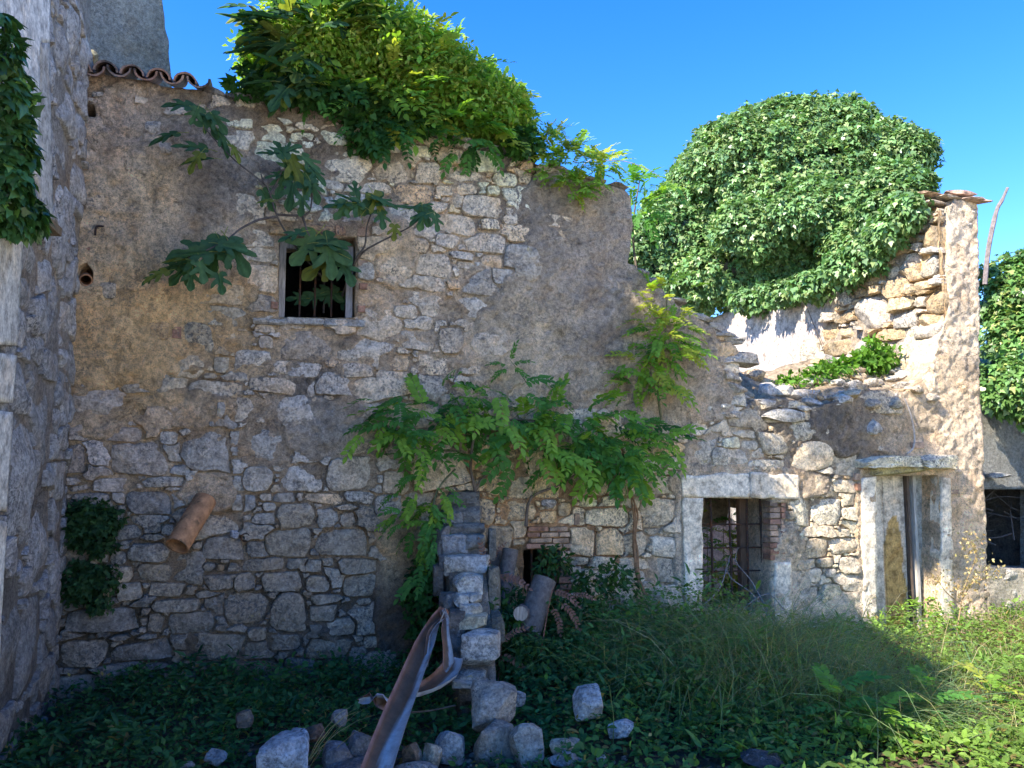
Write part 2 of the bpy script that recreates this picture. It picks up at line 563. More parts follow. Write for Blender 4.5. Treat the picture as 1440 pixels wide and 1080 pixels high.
def stone_geo(fr, ca, cz, rad, prot, colr, seed, base_fn=undul, deep=0.10, rugged=1.0):
    r_ = np.random.default_rng(seed)
    size = rad.mean()
    nang = NA if size > 0.05 else NA // 2
    if nang != NA: rad = rad[::2]
    ang = ANG if nang == NA else ANG[::2]
    big = size > 0.05
    rings = [(1.0, -deep), (1.0, -0.028), (0.985, -0.008), (0.93, -0.001), (0.65, 0.0), (0.33, 0.0)] if big else [(1.0, -deep * .7), (0.98, -0.010), (0.86, 0.0)]
    planes = []
    for k in range(5 if big else 3):
        g = r_.normal(size=2) * (0.11 * rugged) ; planes.append((g[0], g[1], abs(r_.normal()) * size * 0.10))
    def hh(x, y):
        q = None
        for gx, gy, c in planes:
            v = gx * x + gy * y + c
            q = v if q is None else np.minimum(q, v)
        return q + 0.020 * rugged * fbm(x * 9 + seed % 97, y * 13, 77, 3)
    V = []
    jr = 1 + r_.uniform(-0.03, 0.03, nang)
    for f, dz in rings:
        x = rad * f * jr * np.cos(ang); y = rad * f * jr * np.sin(ang)
        d = prot + hh(x, y) + dz if dz > -0.05 else np.full(nang, dz)
        if -0.05 < dz < -0.02: d = np.minimum(d, prot - 0.004)
        V.append(fr.np3(ca + x, cz + y, d + base_fn(ca + x, cz + y)))
    x0 = np.array([0.0])
    V.append(fr.np3(np.array([ca]), np.array([cz]), prot + hh(x0, x0) + base_fn(np.array([ca]), np.array([cz]))))
    V = np.concatenate(V)
    i = np.arange(nang); j = (i + 1) % nang
    f4 = np.concatenate([np.stack([k * nang + i, k * nang + j, (k + 1) * nang + j, (k + 1) * nang + i], 1) for k in range(len(rings) - 1)])
    kk = (len(rings) - 1) * nang
    f3 = np.stack([kk + i, kk + j, np.full(nang, len(V) - 1)], 1)
    return V, f3, f4, colarr(colr, len(V))

def idw(pts):
    P = np.array([[p[0], p[1]] for p in pts], float); C = np.array([p[2] for p in pts], float)
    def f(px, py):
        px = np.asarray(px, float); py = np.asarray(py, float)
        sh = px.shape; px = px.ravel(); py = py.ravel()
        num = np.zeros((len(px), 3)); den = np.zeros(len(px))
        for (x, y), c in zip(P, C):
            w = 1.0 / (((px - x) ** 2 + (py - y) ** 2) / 1600 + 0.5) ** 2
            num += w[:, None] * c; den += w
        return (num / den[:, None]).reshape(sh + (3,))
    return f

def sheet(name, fr, poly, holes, cell, height_fn, color_fn, thick, mat, parent, snap=True, back=False):
    """front face of a wall as a displaced grid cut to an outline, with its edges carried back by the wall's thickness"""
    P = np.array(poly); a0, z0 = P.min(0) - cell; a1, z1 = P.max(0) + cell
    nx = int((a1 - a0) / cell) + 2; nz = int((z1 - z0) / cell) + 2
    gx = a0 + np.arange(nx) * cell; gz = z0 + np.arange(nz) * cell
    cx, cz = np.meshgrid(gx[:-1] + cell / 2, gz[:-1] + cell / 2, indexing='ij')
    keep = in_poly(cx, cz, poly)
    for h in holes: keep &= ~in_poly(cx, cz, h)
    A, Z = np.meshgrid(gx, gz, indexing='ij')
    idx = np.arange(nx * nz).reshape(nx, nz)
    i, j = np.nonzero(keep)
    F = np.stack([idx[i, j], idx[i + 1, j], idx[i + 1, j + 1], idx[i, j + 1]], 1)
    used = np.unique(F)
    remap = np.full(nx * nz, -1); remap[used] = np.arange(len(used)); F = remap[F]
    a = A.ravel()[used].copy(); z = Z.ravel()[used].copy()
    # boundary edges (kept in face winding)
    E = np.concatenate([F[:, [0, 1]], F[:, [1, 2]], F[:, [2, 3]], F[:, [3, 0]]])
    key = np.sort(E, 1); kk = key[:, 0].astype(np.int64) * len(used) + key[:, 1]
    u, inv, cnt = np.unique(kk, return_inverse=True, return_counts=True)
    B = E[cnt[inv] == 1]
    bv = np.unique(B)
    if snap:
        segs = []
        for pl in [poly] + list(holes):
            q = np.array(pl); segs.append(np.concatenate([q, np.roll(q, -1, 0)], 1))
        S = np.concatenate(segs)
        p0 = S[:, :2]; d = S[:, 2:] - p0; L2 = (d ** 2).sum(1) + 1e-12
        for b0 in range(0, len(bv), 400):
            ids = bv[b0:b0 + 400]
            pt = np.stack([a[ids], z[ids]], 1)
            t = np.clip(((pt[:, None, :] - p0[None]) * d[None]).sum(2) / L2[None], 0, 1)
            q = p0[None] + t[..., None] * d[None]
            dist = ((pt[:, None] - q) ** 2).sum(2)
            m = dist.argmin(1); best = q[np.arange(len(ids)), m]; dd = np.sqrt(dist[np.arange(len(ids)), m])
            ok = dd < cell * 1.3
            a[ids] = np.where(ok, best[:, 0], a[ids]); z[ids] = np.where(ok, best[:, 1], z[ids])
    h = height_fn(a, z); C = color_fn(a, z)
    V = fr.np3(a, z, h)
    Vs = [V]; Cs = [C]; Fs = [F]
    nb = len(bv); rb = np.full(len(used), -1); rb[bv] = np.arange(nb)
    prev = bv; off = len(V)
    steps = 6
    for k in range(1, steps + 1):
        s = h[bv] * (1 - k / steps) - thick * k / steps
        ja = 0.02 * fbm(a[bv] * 9 + k * 3.3, z[bv] * 9, 5, 2) if k < steps else 0
        jz = 0.02 * fbm(a[bv] * 9, z[bv] * 9 + k * 4.1, 8, 2) if k < steps else 0
        Vs.append(fr.np3(a[bv] + ja, z[bv] + jz, s)); Cs.append(C[bv] * 0.95)
        cur = off + np.arange(nb)
        Fs.append(np.stack([prev[rb[B[:, 1]]], prev[rb[B[:, 0]]], cur[rb[B[:, 0]]], cur[rb[B[:, 1]]]], 1))
        prev = cur; off += nb
    if back:
        Vs.append(fr.np3(a, z, np.full(len(a), -thick))); Cs.append(C); Fs.append(F[:, ::-1] + off)
    me = mesh_np(name, np.concatenate(Vs), [np.concatenate(Fs)], np.concatenate(Cs))
    return link(name, me, mat, parent)

def put_stones(fr, stones, root, col_fn, prot_fn, mat, seed0=0, maxn=296, name='stone', base_fn=undul, deep=0.10, rugged=1.45, skip=None):
    """the largest stones one by one, the small packing stones joined"""
    st = sorted(stones, key=lambda s: -s[2].mean())
    rest = []
    n = 0
    for k, (ca, cz, rad) in enumerate(st):
        c = col_fn(ca, cz)
        g = stone_geo(fr, ca, cz, rad, prot_fn(ca, cz), c, seed0 + k, base_fn, deep, rugged)
        if n < maxn and rad.mean() > 0.026:
            V, f3, f4, C = g
            me = mesh_np(name, V, [f3, f4], C, sharp=38)
            link(name, me, mat, root); n += 1
        else:
            rest.append(g)
    if rest:
        o = from_parts('packing_stones', rest, mat, root, sharp=38)
        o['kind'] = 'stuff'
    return n

#@@LARGE

# =================================================================== THE PLACE: ground
def gz(x, y):
    """height of the ground"""
    x = np.asarray(x, float); y = np.asarray(y, float)
    return 0.10 * fbm(x * 0.5, y * 0.5, 41, 3) + 0.05 * fbm(x * 2, y * 2, 42, 3) - 0.02
def gz1(x, y): return float(gz(np.array([x]), np.array([y]))[0])

def build_ground():
    # fine near the camera, coarse out to the horizon
    xs = np.concatenate([[-1500, -300, -60, -20], np.arange(-8, 12.01, 0.12), [20, 60, 300, 1500]])
    ys = np.concatenate([[-1500, -300, -60, -20, -5], np.arange(0, 16.01, 0.12), [30, 60, 300, 1500]])
    X, Y = np.meshgrid(xs, ys, indexing='ij')
    Z = gz(X, Y)
    V = np.stack([X, Y, Z], -1).reshape(-1, 3)
    nx, ny = X.shape
    idx = np.arange(nx * ny).reshape(nx, ny)
    F = np.stack([idx[:-1, :-1], idx[1:, :-1], idx[1:, 1:], idx[:-1, 1:]], -1).reshape(-1, 4)
    bounce_lane = np.clip((3.3 - V[:, 1]) / 1.0 + fbm(V[:, 0] * 2, V[:, 1] * 2, 6), 0, 1)[:, None]      # unseen ground near the viewer made pale gravel to bounce light into the shade
    c = (np.array([[.085, .062, .042]]) * (1 - bounce_lane) + np.array([[.62, .56, .46]]) * bounce_lane) * (1 + 0.6 * fbm(V[:, 0] * 3, V[:, 1] * 3, 4)[:, None])
    o = link('ground', mesh_np('ground', V, [F], c), M_EARTH)
    o['kind'] = 'structure'
build_ground()

# =================================================================== the house front
def A(px, py): return W.hit(px, py)
def poly_px(pts, fr=W, out=0.0): return [fr.hit(x, y, out) for x, y in pts]

def to_px(fr):
    """inverse of Frame.hit for arrays on the plane"""
    c, s = math.cos(PITCH), math.sin(PITCH)
    def f(a, z):
        V = fr.np3(np.asarray(a, float), np.asarray(z, float), 0)
        X, Y, Zz = V[..., 0], V[..., 1], V[..., 2] - CAMZ
        dep = Y * c + Zz * s; up = -Y * s + Zz * c
        return 720 + FPX * X / dep, 540 - FPX * up / dep
    return f
PXW = to_px(W)

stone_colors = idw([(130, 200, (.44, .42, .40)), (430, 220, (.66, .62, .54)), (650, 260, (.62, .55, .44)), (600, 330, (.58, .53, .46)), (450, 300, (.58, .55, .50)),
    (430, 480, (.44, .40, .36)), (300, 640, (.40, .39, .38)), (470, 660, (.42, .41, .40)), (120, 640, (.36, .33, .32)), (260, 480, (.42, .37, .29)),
    (200, 780, (.28, .27, .26)), (450, 780, (.27, .26, .24)), (150, 920, (.20, .19, .19)), (400, 910, (.20, .19, .18)), (330, 850, (.24, .22, .20)),  # lower left: damp dark stones, with part of the shade put into their colour
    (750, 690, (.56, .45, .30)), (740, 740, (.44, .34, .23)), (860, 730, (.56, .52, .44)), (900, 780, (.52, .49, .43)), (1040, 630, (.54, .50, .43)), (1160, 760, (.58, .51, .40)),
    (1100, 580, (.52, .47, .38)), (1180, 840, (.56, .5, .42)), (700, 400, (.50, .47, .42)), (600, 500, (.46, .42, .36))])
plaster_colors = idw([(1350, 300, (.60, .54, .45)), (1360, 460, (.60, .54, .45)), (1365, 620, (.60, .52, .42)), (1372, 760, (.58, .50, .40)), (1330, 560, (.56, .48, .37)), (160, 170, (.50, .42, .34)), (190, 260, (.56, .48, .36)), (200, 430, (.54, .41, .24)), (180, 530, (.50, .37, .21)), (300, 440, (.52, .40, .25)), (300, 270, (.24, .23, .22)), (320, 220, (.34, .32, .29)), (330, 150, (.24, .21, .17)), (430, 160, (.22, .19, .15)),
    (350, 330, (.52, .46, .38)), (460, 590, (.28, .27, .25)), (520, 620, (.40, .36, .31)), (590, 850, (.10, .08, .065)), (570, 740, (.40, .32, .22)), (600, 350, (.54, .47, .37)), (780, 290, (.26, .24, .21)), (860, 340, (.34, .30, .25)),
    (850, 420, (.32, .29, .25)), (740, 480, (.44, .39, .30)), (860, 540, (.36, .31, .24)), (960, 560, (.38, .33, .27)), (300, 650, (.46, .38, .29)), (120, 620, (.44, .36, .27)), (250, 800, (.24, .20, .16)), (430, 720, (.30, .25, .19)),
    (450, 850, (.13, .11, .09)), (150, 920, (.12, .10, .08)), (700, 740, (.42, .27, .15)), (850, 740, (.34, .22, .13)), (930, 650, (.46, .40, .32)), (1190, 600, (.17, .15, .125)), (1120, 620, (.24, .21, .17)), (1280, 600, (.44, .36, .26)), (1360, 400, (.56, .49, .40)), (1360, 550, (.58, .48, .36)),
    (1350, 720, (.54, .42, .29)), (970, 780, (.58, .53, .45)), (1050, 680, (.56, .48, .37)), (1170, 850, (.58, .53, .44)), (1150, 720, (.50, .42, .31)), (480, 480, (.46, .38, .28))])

# where plaster still covers the stones: (x, y, rx, ry, weight) in the photograph's pixels, laid on the wall plane
PL = [(180, 230, 90, 110, 1.1), (250, 260, 85, 110, 1.1), (310, 260, 50, 90, 1.0), (180, 380, 110, 100, 1.1), (280, 360, 70, 70, 1.0), (200, 470, 130, 70, 1.0), (170, 540, 90, 50, .9), (260, 575, 80, 35, .8), (150, 590, 60, 30, .7),
      (470, 600, 70, 50, 1.0), (420, 560, 40, 20, .6), (800, 290, 90, 50, 1.0), (840, 360, 110, 90, 1.2), (800, 450, 110, 100, 1.2), (900, 470, 110, 100, 1.2), (720, 480, 80, 60, .9), (960, 540, 80, 60, 1.1), (900, 560, 110, 60, .9), (760, 560, 120, 50, .8),
      (580, 850, 55, 110, 1.1), (560, 750, 35, 50, 1.0), (290, 690, 45, 35, .9), (350, 770, 30, 20, .5), (555, 350, 35, 60, .8), (610, 420, 60, 25, .4), (400, 160, 120, 16, 1.1), (1190, 600, 60, 42, 1.1), (1120, 610, 40, 25, .7), (1290, 600, 60, 60, 1.0), (1355, 550, 42, 360, 1.4),
      (970, 760, 22, 130, 1.5), (1050, 680, 110, 26, 1.5), (1110, 820, 30, 80, 1.1), (1180, 860, 90, 30, .9), (1217, 760, 14, 130, 1.5), (1320, 760, 30, 130, 1.4), (930, 640, 60, 25, .6), (130, 620, 50, 60, .35), (500, 880, 60, 40, .45)]
def plaster_mask(a, z):
    px, py = PXW(a, z)
    m = np.zeros(np.shape(px))
    for x, y, rx, ry, w in PL:
        q = ((px - x) / rx) ** 2 + ((py - y) / ry) ** 2
        m = np.maximum(m, w * np.clip(1.55 - q, 0, 1))
    m = m + 0.9 * fbm(a * 3.2, z * 3.2, 61, 4) + 0.35 * fbm(a * 14, z * 14, 62, 3)
    return np.clip((m - 0.55) * 7.0, 0, 1)

def mortar_h(a, z):
    m = plaster_mask(a, z)
    px, py = PXW(a, z)
    deep = np.clip((py - 520) / 250, 0, 1) * 0.028 + np.clip((px - 560) / 60, 0, 1) * np.clip((400 - py) / 60, 0, 1) * .02
    dry = -0.006 - deep + 0.06 * fbm(a * 8, z * 11, 63, 4)
    wet = 0.018 + 0.034 * fbm(a * 5, z * 5, 64, 4) + 0.050 * fbm(a * 15, z * 15, 65, 3)
    return undul(a, z) + dry * (1 - m) + wet * m

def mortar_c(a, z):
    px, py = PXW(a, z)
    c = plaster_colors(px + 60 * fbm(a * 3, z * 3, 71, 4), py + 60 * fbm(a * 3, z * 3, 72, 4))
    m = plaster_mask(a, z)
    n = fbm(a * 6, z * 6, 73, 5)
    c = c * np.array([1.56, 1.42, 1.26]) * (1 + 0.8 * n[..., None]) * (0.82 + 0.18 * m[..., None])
    # black lichen blotches
    q = np.clip((fbm(a * 2.2, z * 2.2, 74, 5) - 0.10) * 8, 0, 1) * np.clip((fbm(a * 18, z * 18, 75, 3) + 0.12) * 5, 0, 1) * 0.5
    return c * (1 - q[..., None]) + np.array([.10, .10, .10]) * q[..., None]

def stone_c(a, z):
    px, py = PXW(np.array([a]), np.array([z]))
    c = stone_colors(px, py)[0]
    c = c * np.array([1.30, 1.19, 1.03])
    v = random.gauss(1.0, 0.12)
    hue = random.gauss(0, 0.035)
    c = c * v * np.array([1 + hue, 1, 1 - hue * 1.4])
    if random.random() < 0.05: c = c * np.array([1.05, .90, .74])
    return np.clip(c, 0.05, 0.8)

def bx(x0, y0, x1, y1, rot=0.0):
    """a traced stone: the pixel box it fills in the photograph, moved to the wall plane"""
    a, z = A((x0 + x1) / 2, (y0 + y1) / 2)
    aL = A(x0, (y0 + y1) / 2)[0]; aR = A(x1, (y0 + y1) / 2)[0]
    zT = A((x0 + x1) / 2, y0)[1]; zB = A((x0 + x1) / 2, y1)[1]
    return (a, z, (aR - aL) * 1.03, (zT - zB) * 1.03, rot)

TR = [(102,175,132,206),(111,210,134,233),(93,241,133,267),(95,271,158,311),(204,171,227,188),(220,202,243,217),(189,138,210,148),
(357,174,401,197),(384,168,412,176),(407,186,444,198),(445,186,492,203),(349,200,430,232),(425,199,440,209),(437,206,523,255),(355,232,392,261),(397,239,422,263),(359,267,392,284),(372,292,426,317),(336,319,388,346),
(455,248,484,269),(501,257,551,273),(470,296,517,321),(470,275,505,286),(522,217,574,256),(532,198,563,214),(567,206,606,221),(584,229,620,259),(553,262,612,288),(545,292,588,321),(563,336,603,357),
(612,208,654,230),(660,214,718,240),(619,233,689,256),(693,243,727,262),(730,228,752,240),(613,261,636,277),(641,258,672,273),(643,276,712,305),(684,262,702,276),(707,291,727,317),(610,302,672,328),(675,309,704,323),(646,328,719,354),(610,330,644,349),(570,335,604,357),(581,359,631,390),(633,355,670,366),(638,368,670,378),(677,359,706,375),(693,378,722,399),(757,303,808,320),
(623,247,640,253),(635,274,656,292),(620,277,634,284),
(387,465,467,507),(327,492,382,523),(357,454,393,467),(353,442,398,452),(363,473,383,490),(443,450,510,470),(403,509,453,530),(350,530,422,552),(320,557,368,593),(370,555,443,595),(337,597,410,653),
(560,467,613,493),(617,463,653,497),(527,363,580,392),(553,430,587,447),(587,500,643,527),(535,500,580,522),(470,512,530,530),
(143,398,164,420),(281,431,352,458),(254,455,300,496),(204,450,240,478),(308,467,358,490),(233,500,287,531),(300,502,322,524),(164,540,222,552),(258,537,350,560),(256,571,289,588),(306,562,318,588),(81,594,129,619),(133,602,210,621),(225,606,250,625),(154,624,237,669),(256,602,322,662),(77,625,118,668),(81,671,114,683),(125,673,195,692),(200,670,266,685),(268,666,327,683),(177,690,241,723),(98,694,160,721),(327,696,341,719),
(340,657,384,692),(395,655,453,691),(457,642,534,688),(538,663,576,695),
(342,696,359,718),(364,694,382,704),(383,693,417,706),(418,694,494,708),(463,709,509,717),(368,707,388,719),(389,709,441,742),(442,716,477,741),(479,721,499,741),(355,721,388,737),(376,744,438,784),(347,761,376,783),(445,744,517,783),(330,786,409,802),(363,804,426,832),(430,787,451,804),(452,786,470,796),(472,787,534,807),(330,806,358,830),(380,834,430,888),(434,836,484,848),(434,851,474,875),(430,810,463,832),(482,810,532,838),(315,834,376,878),(349,882,375,900),(378,892,425,915),(426,878,455,898),(458,869,501,892),(511,896,536,911),(501,842,524,851),(430,900,497,925),(528,696,566,732),
(162,739,197,757),(227,737,245,753),(287,755,339,787),(178,764,239,789),(156,774,177,793),(81,766,129,793),(74,797,114,820),(150,795,187,818),(191,793,247,816),(285,791,302,803),(302,793,316,803),(202,820,266,839),(164,820,200,845),(283,807,352,828),(271,830,308,840),(204,843,291,860),(85,857,197,890),(208,864,229,890),(231,862,306,890),(254,892,346,928),(150,903,250,930),(77,901,147,940),(152,893,187,901),(191,892,233,901),(254,930,281,941),
(283,930,397,950),(398,925,447,948),(210,943,280,963),(72,950,137,975),(190,933,250,942),(452,926,490,942),
(738,672,810,700),(681,667,714,698),(670,701,694,739),(700,705,757,732),(684,740,717,773),(763,702,783,717),(812,700,843,713),(845,698,867,711),(817,714,890,740),(871,700,900,715),(902,702,945,740),(785,742,837,780),(840,743,873,780),(877,750,910,781),(916,754,954,783),(907,742,927,753),(796,783,828,795),(830,783,862,800),(864,784,917,802),(816,799,843,816),(844,803,874,816),(814,818,841,832),(814,674,854,698),(858,674,901,698),(915,669,953,695),(785,707,804,726),(760,719,783,736),(876,803,910,820),
(945,603,967,623),(925,590,940,610),
(1015,615,1042,630),(1043,620,1067,633),(1030,605,1065,616),(998,630,1050,653),(1067,610,1112,640),(1050,647,1105,661),
(1104,668,1138,695),(1112,697,1138,739),(1138,701,1181,738),(1182,713,1207,732),(1169,674,1205,692),(1144,669,1168,685),(1098,760,1128,786),(1129,758,1160,784),(1162,756,1207,779),(1116,749,1128,758),(1174,744,1197,754),(1118,787,1149,800),(1150,785,1170,797),(1120,801,1157,819),(1176,784,1209,805),(1154,822,1183,850),(1124,826,1148,846),(1160,800,1174,812),(1068,576,1134,594),(1051,562,1098,575)]
TR = [t for t in TR]

SPLIT = 952          # pixel column where the tall front meets the lower, broken front
house_poly_px = [(72, 1010), (100, 92), (180, 112), (290, 130), (345, 141), (420, 148), (490, 156), (560, 178), (640, 198), (720, 220), (790, 243), (850, 260), (880, 266), (886, 300), (880, 372), (900, 384),
                 (918, 402), (950, 430), (1000, 461), (1014, 470), (1034, 490), (1040, 520), (1046, 548), (1048, 575), (1000, 600), (957, 640), (957, 910)]
right_poly_px = [(957, 910), (957, 640), (1000, 600), (1048, 575), (1060, 562), (1100, 560), (1150, 572), (1195, 556), (1230, 548), (1280, 548), (1306, 520), (1318, 480), (1334, 430), (1334, 292), (1340, 280), (1372, 280), (1376, 500), (1388, 800), (1390, 905)]
WIN1 = poly_px([(392, 334), (500, 334), (500, 446), (392, 446)])
LOWHOLE = poly_px([(738, 774), (790, 774), (790, 835), (738, 835)])
PUT1 = poly_px([(110, 146), (134, 148), (136, 166), (112, 164)])
PUT2 = poly_px([(111, 376), (122, 370), (132, 382), (131, 400), (118, 404), (110, 396)])
WIN2 = poly_px([(985, 700), (1082, 700), (1082, 862), (985, 862)])
DOOR = poly_px([(1229, 668), (1319, 668), (1319, 905), (1229, 905)])
kp = lambda a, b: abs(a[0] - b[0]) < 0.12 and abs(a[1] - b[1]) > 0.9
house_poly = rough_poly(poly_px(house_poly_px), 0.05, 3, keep=lambda a, b: kp(a, b) or min(a[1], b[1]) < 0)
right_poly = rough_poly(poly_px(right_poly_px), 0.045, 5, keep=lambda a, b: kp(a, b) or min(a[1], b[1]) < 0)
holesL = [rough_poly(WIN1, 0.012, 11, 0.04), rough_poly(LOWHOLE, 0.02, 12, 0.04), PUT1, PUT2]
holesR = [rough_poly(WIN2, 0.015, 13, 0.04), rough_poly(DOOR, 0.012, 14, 0.04)]

aL, zL = W.hit(500, 900)
front = thing('tall_stone_wall', W.p(2.9, 0, 0), 'tall rubble stone house front with flaking ochre plaster and a small barred upper window', 'wall')
broken = thing('low_stone_wall', W.p(6.6, 0, 0), 'low broken stone front with a ground floor window and a doorway, at the right', 'wall')

sheet('plaster', W, house_poly, holesL, 0.017, mortar_h, mortar_c, 0.5, M_PLASTER, front)
sheet('plaster', W, right_poly, holesR, 0.018, lambda a, z: mortar_h(a, z) - 0.002, mortar_c, 0.5, M_PLASTER, broken)

def margin_poly(A_, Z_, poly, holes):
    m = in_poly(A_, Z_, poly)
    for h in holes: m &= ~in_poly(A_, Z_, h)
    return m
def free_house(A_, Z_):
    m = margin_poly(A_, Z_, house_poly, holesL + [poly_px([(378, 314), (520, 314), (520, 334), (378, 334)]), poly_px([(742, 738), (800, 738), (800, 840), (735, 840), (735, 775)]), poly_px([(96, 92), (296, 126), (296, 148), (96, 126)])])
    pm = plaster_mask(A_, Z_)
    return m, m & (pm < 0.45)
def free_right(A_, Z_):
    m = margin_poly(A_, Z_, right_poly, holesR + [poly_px([(953, 664), (1122, 664), (1122, 702), (1104, 702), (1104, 880), (1080, 880), (1080, 702), (985, 702), (985, 880), (953, 880)]), poly_px([(1208, 636), (1352, 636), (1352, 900), (1319, 900), (1319, 668), (1229, 668), (1229, 900), (1208, 900)])])
    pm = plaster_mask(A_, Z_)
    return m, m & (pm < 0.5)
CLS = [(.38, .18, 400), (.30, .14, 700), (.22, .11, 1000), (.16, .075, 1500), (.11, .05, 2200), (.07, .032, 3500), (.045, .022, 3500)]
trL = [bx(*t) for t in TR if (t[0] + t[2]) / 2 < 957 or ((t[1] + t[3]) / 2 < 560)]
trR = [bx(*t) for t in TR if not ((t[0] + t[2]) / 2 < 957 or ((t[1] + t[3]) / 2 < 560))]
stL, _ = pack(0, 7.0, -0.35, 5.1, free_house, trL, CLS, seed=3)
stR, _ = pack(5.0, 8.8, -0.35, 5.0, free_right, trR, CLS, seed=4)
def prot(a, z):
    pm = float(plaster_mask(np.array([a]), np.array([z]))[0])
    return random.uniform(-0.004, 0.032) * (1 - pm) + pm * (0.020 + random.uniform(0, .008))
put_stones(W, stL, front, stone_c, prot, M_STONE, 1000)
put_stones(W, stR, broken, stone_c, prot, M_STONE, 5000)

# ---------------------------------------------------------------- details of the tall front
def wbox(name, fr, x0, y0, x1, y1, out, depth, colr, mat, parent, jit=0.004, bev=0.0, rot=0.0):
    """a block whose face covers the given pixels on the wall, standing `out` proud and `depth` thick"""
    a0, zt = fr.hit(x0, (y0), out); a1, zb = fr.hit(x1, y1, out)
    am = (a0 + a1) / 2
    zt = fr.hit((x0 + x1) / 2, y0, out)[1]; zb = fr.hit((x0 + x1) / 2, y1, out)[1]
    c = fr.p(am, (zt + zb) / 2, out - depth / 2)
    return from_parts(name, [box_part(c, (abs(a1 - a0), depth, abs(zt - zb)), (0, rot, math.atan2(fr.w.y, fr.w.x)), colr, jit, bev)], mat, parent, sharp=30)

BR = (.34, .19, .13); BR2 = (.42, .29, .20); BR3 = (.32, .23, .17)
def bricks(fr, parent, boxes, out=0.01, depth=0.10):
    for (x0, y0, x1, y1) in boxes:
        c = random.choice([BR, BR2, BR3]); v = random.uniform(.8, 1.15)
        wbox('brick', fr, x0, y0, x1, y1, out + random.uniform(-.006, .008), depth, tuple(q * v for q in c), M_BRICK, parent, jit=0.004)

# upper window: stone head with bricks, weathered timber frame, iron bars
for (x0, y0, x1, y1, c) in [(379, 317, 425, 332, (.48, .36, .22)), (426, 316, 470, 331, (.42, .30, .20)), (471, 318, 519, 333, (.46, .30, .20))]:
    wbox('head_stone', W, x0, y0, x1, y1, 0.012, 0.2, c, M_STONE, front, jit=0.008, bev=0.012)
bricks(W, front, [(503, 322, 518, 332), (504, 345, 518, 352), (503, 366, 517, 374), (381, 424, 391, 434), (503, 430, 514, 438), (505, 398, 517, 406)], out=0.02)
for (x0, y0, x1, y1) in [(355, 448, 402, 455), (403, 447, 455, 456), (456, 449, 514, 459)]:
    wbox('sill_stone', W, x0, y0, x1, y1, 0.03, 0.25, (.42, .40, .36), M_STONE, front, jit=0.007, bev=0.01)
win1 = subgroup('window', front, W.p(WIN1[0][0], WIN1[3][1], -.1))
wf = from_parts('window_frame', [
    box_part(W.p((WIN1[0][0] + 0.035), (WIN1[0][1] + WIN1[3][1]) / 2, -0.09), (.055, .06, WIN1[0][1] - WIN1[3][1] - .02), (0, 0, WROT), (.30, .27, .24), .002),
    box_part(W.p((WIN1[1][0] - 0.035), (WIN1[0][1] + WIN1[3][1]) / 2, -0.09), (.055, .06, WIN1[0][1] - WIN1[3][1] - .02), (0, 0, WROT), (.30, .28, .27), .002),
    box_part(W.p((WIN1[0][0] + WIN1[1][0]) / 2, WIN1[0][1] - 0.04, -0.09), (WIN1[1][0] - WIN1[0][0] - .12, .058, .05), (0, 0, WROT), (.30, .27, .24), .002)], M_WOOD, win1)
for f in (0.3, 0.5, 0.72):
    a_ = WIN1[0][0] + (WIN1[1][0] - WIN1[0][0]) * f
    from_parts('iron_bar', [tube_part([W.p(a_, WIN1[3][1] - .02, -0.17), W.p(a_, WIN1[0][1], -0.17)], .009, 6)], M_IRON, win1)
# putlog holes near the corner
bricks(W, front, [(108, 135, 134, 142), (110, 171, 134, 178), (136, 150, 142, 158)], out=0.012)
bricks(W, front, [(243, 459, 254, 476), (182, 344, 190, 349), (140, 366, 150, 372), (118, 347, 126, 352)], out=0.016)
def ring_pipe(name, p0, p1, r, t, mat, parent=None, seg=18, colr=(.4, .2, .1), squash=1.0):
    """an open pipe with wall thickness"""
    p0 = Vector(p0); p1 = Vector(p1); ax = (p1 - p0).normalized(); u = ax.orthogonal().normalized(); v = ax.cross(u)
    V = []; prof = []
    n = 5
    for k in range(n): prof.append((k / (n - 1), r))
    for k in range(n): prof.append((1 - k / (n - 1) * 0.9, r - t))
    for (f, rr) in prof:
        for s in range(seg):
            a = 2 * math.pi * s / seg; w_ = 1 + 0.02 * math.sin(3 * a + f * 4)
            V.append(p0 + (p1 - p0) * f + (u * math.cos(a) + v * math.sin(a) * squash) * rr * w_)
    f4 = []
    for k in range(len(prof) - 1):
        for s in range(seg):
            s2 = (s + 1) % seg
            f4.append([k * seg + s, k * seg + s2, (k + 1) * seg + s2, (k + 1) * seg + s])
    V = np.array([list(q) for q in V])
    return from_parts(name, [(V, [], f4, colarr(colr, len(V)))], mat, parent, sharp=50)
ring_pipe('pipe_stub', W.pt(121, 388, -.22), W.pt(121, 394, 0.03), .045, .008, M_CLAY, front)
ring_pipe('pipe_stub', W.pt(344, 753, -.1), W.pt(345, 756, 0.045), .034, .006, M_IRON, front)
from_parts('round_stone', [rock_part(W.pt(330, 752, 0.025), (.075, .06, .085), sub=2, colr=(.5, .5, .52), seed=3)], M_STONE, front)
hk = smooth_path([W.pt(150, 319, 0.0), W.pt(140, 318, 0.05), W.pt(135, 320, .06), W.pt(134, 331, .06)], 4)
from_parts('iron_hook', [tube_part(hk, .008, 6)], M_IRON, front)
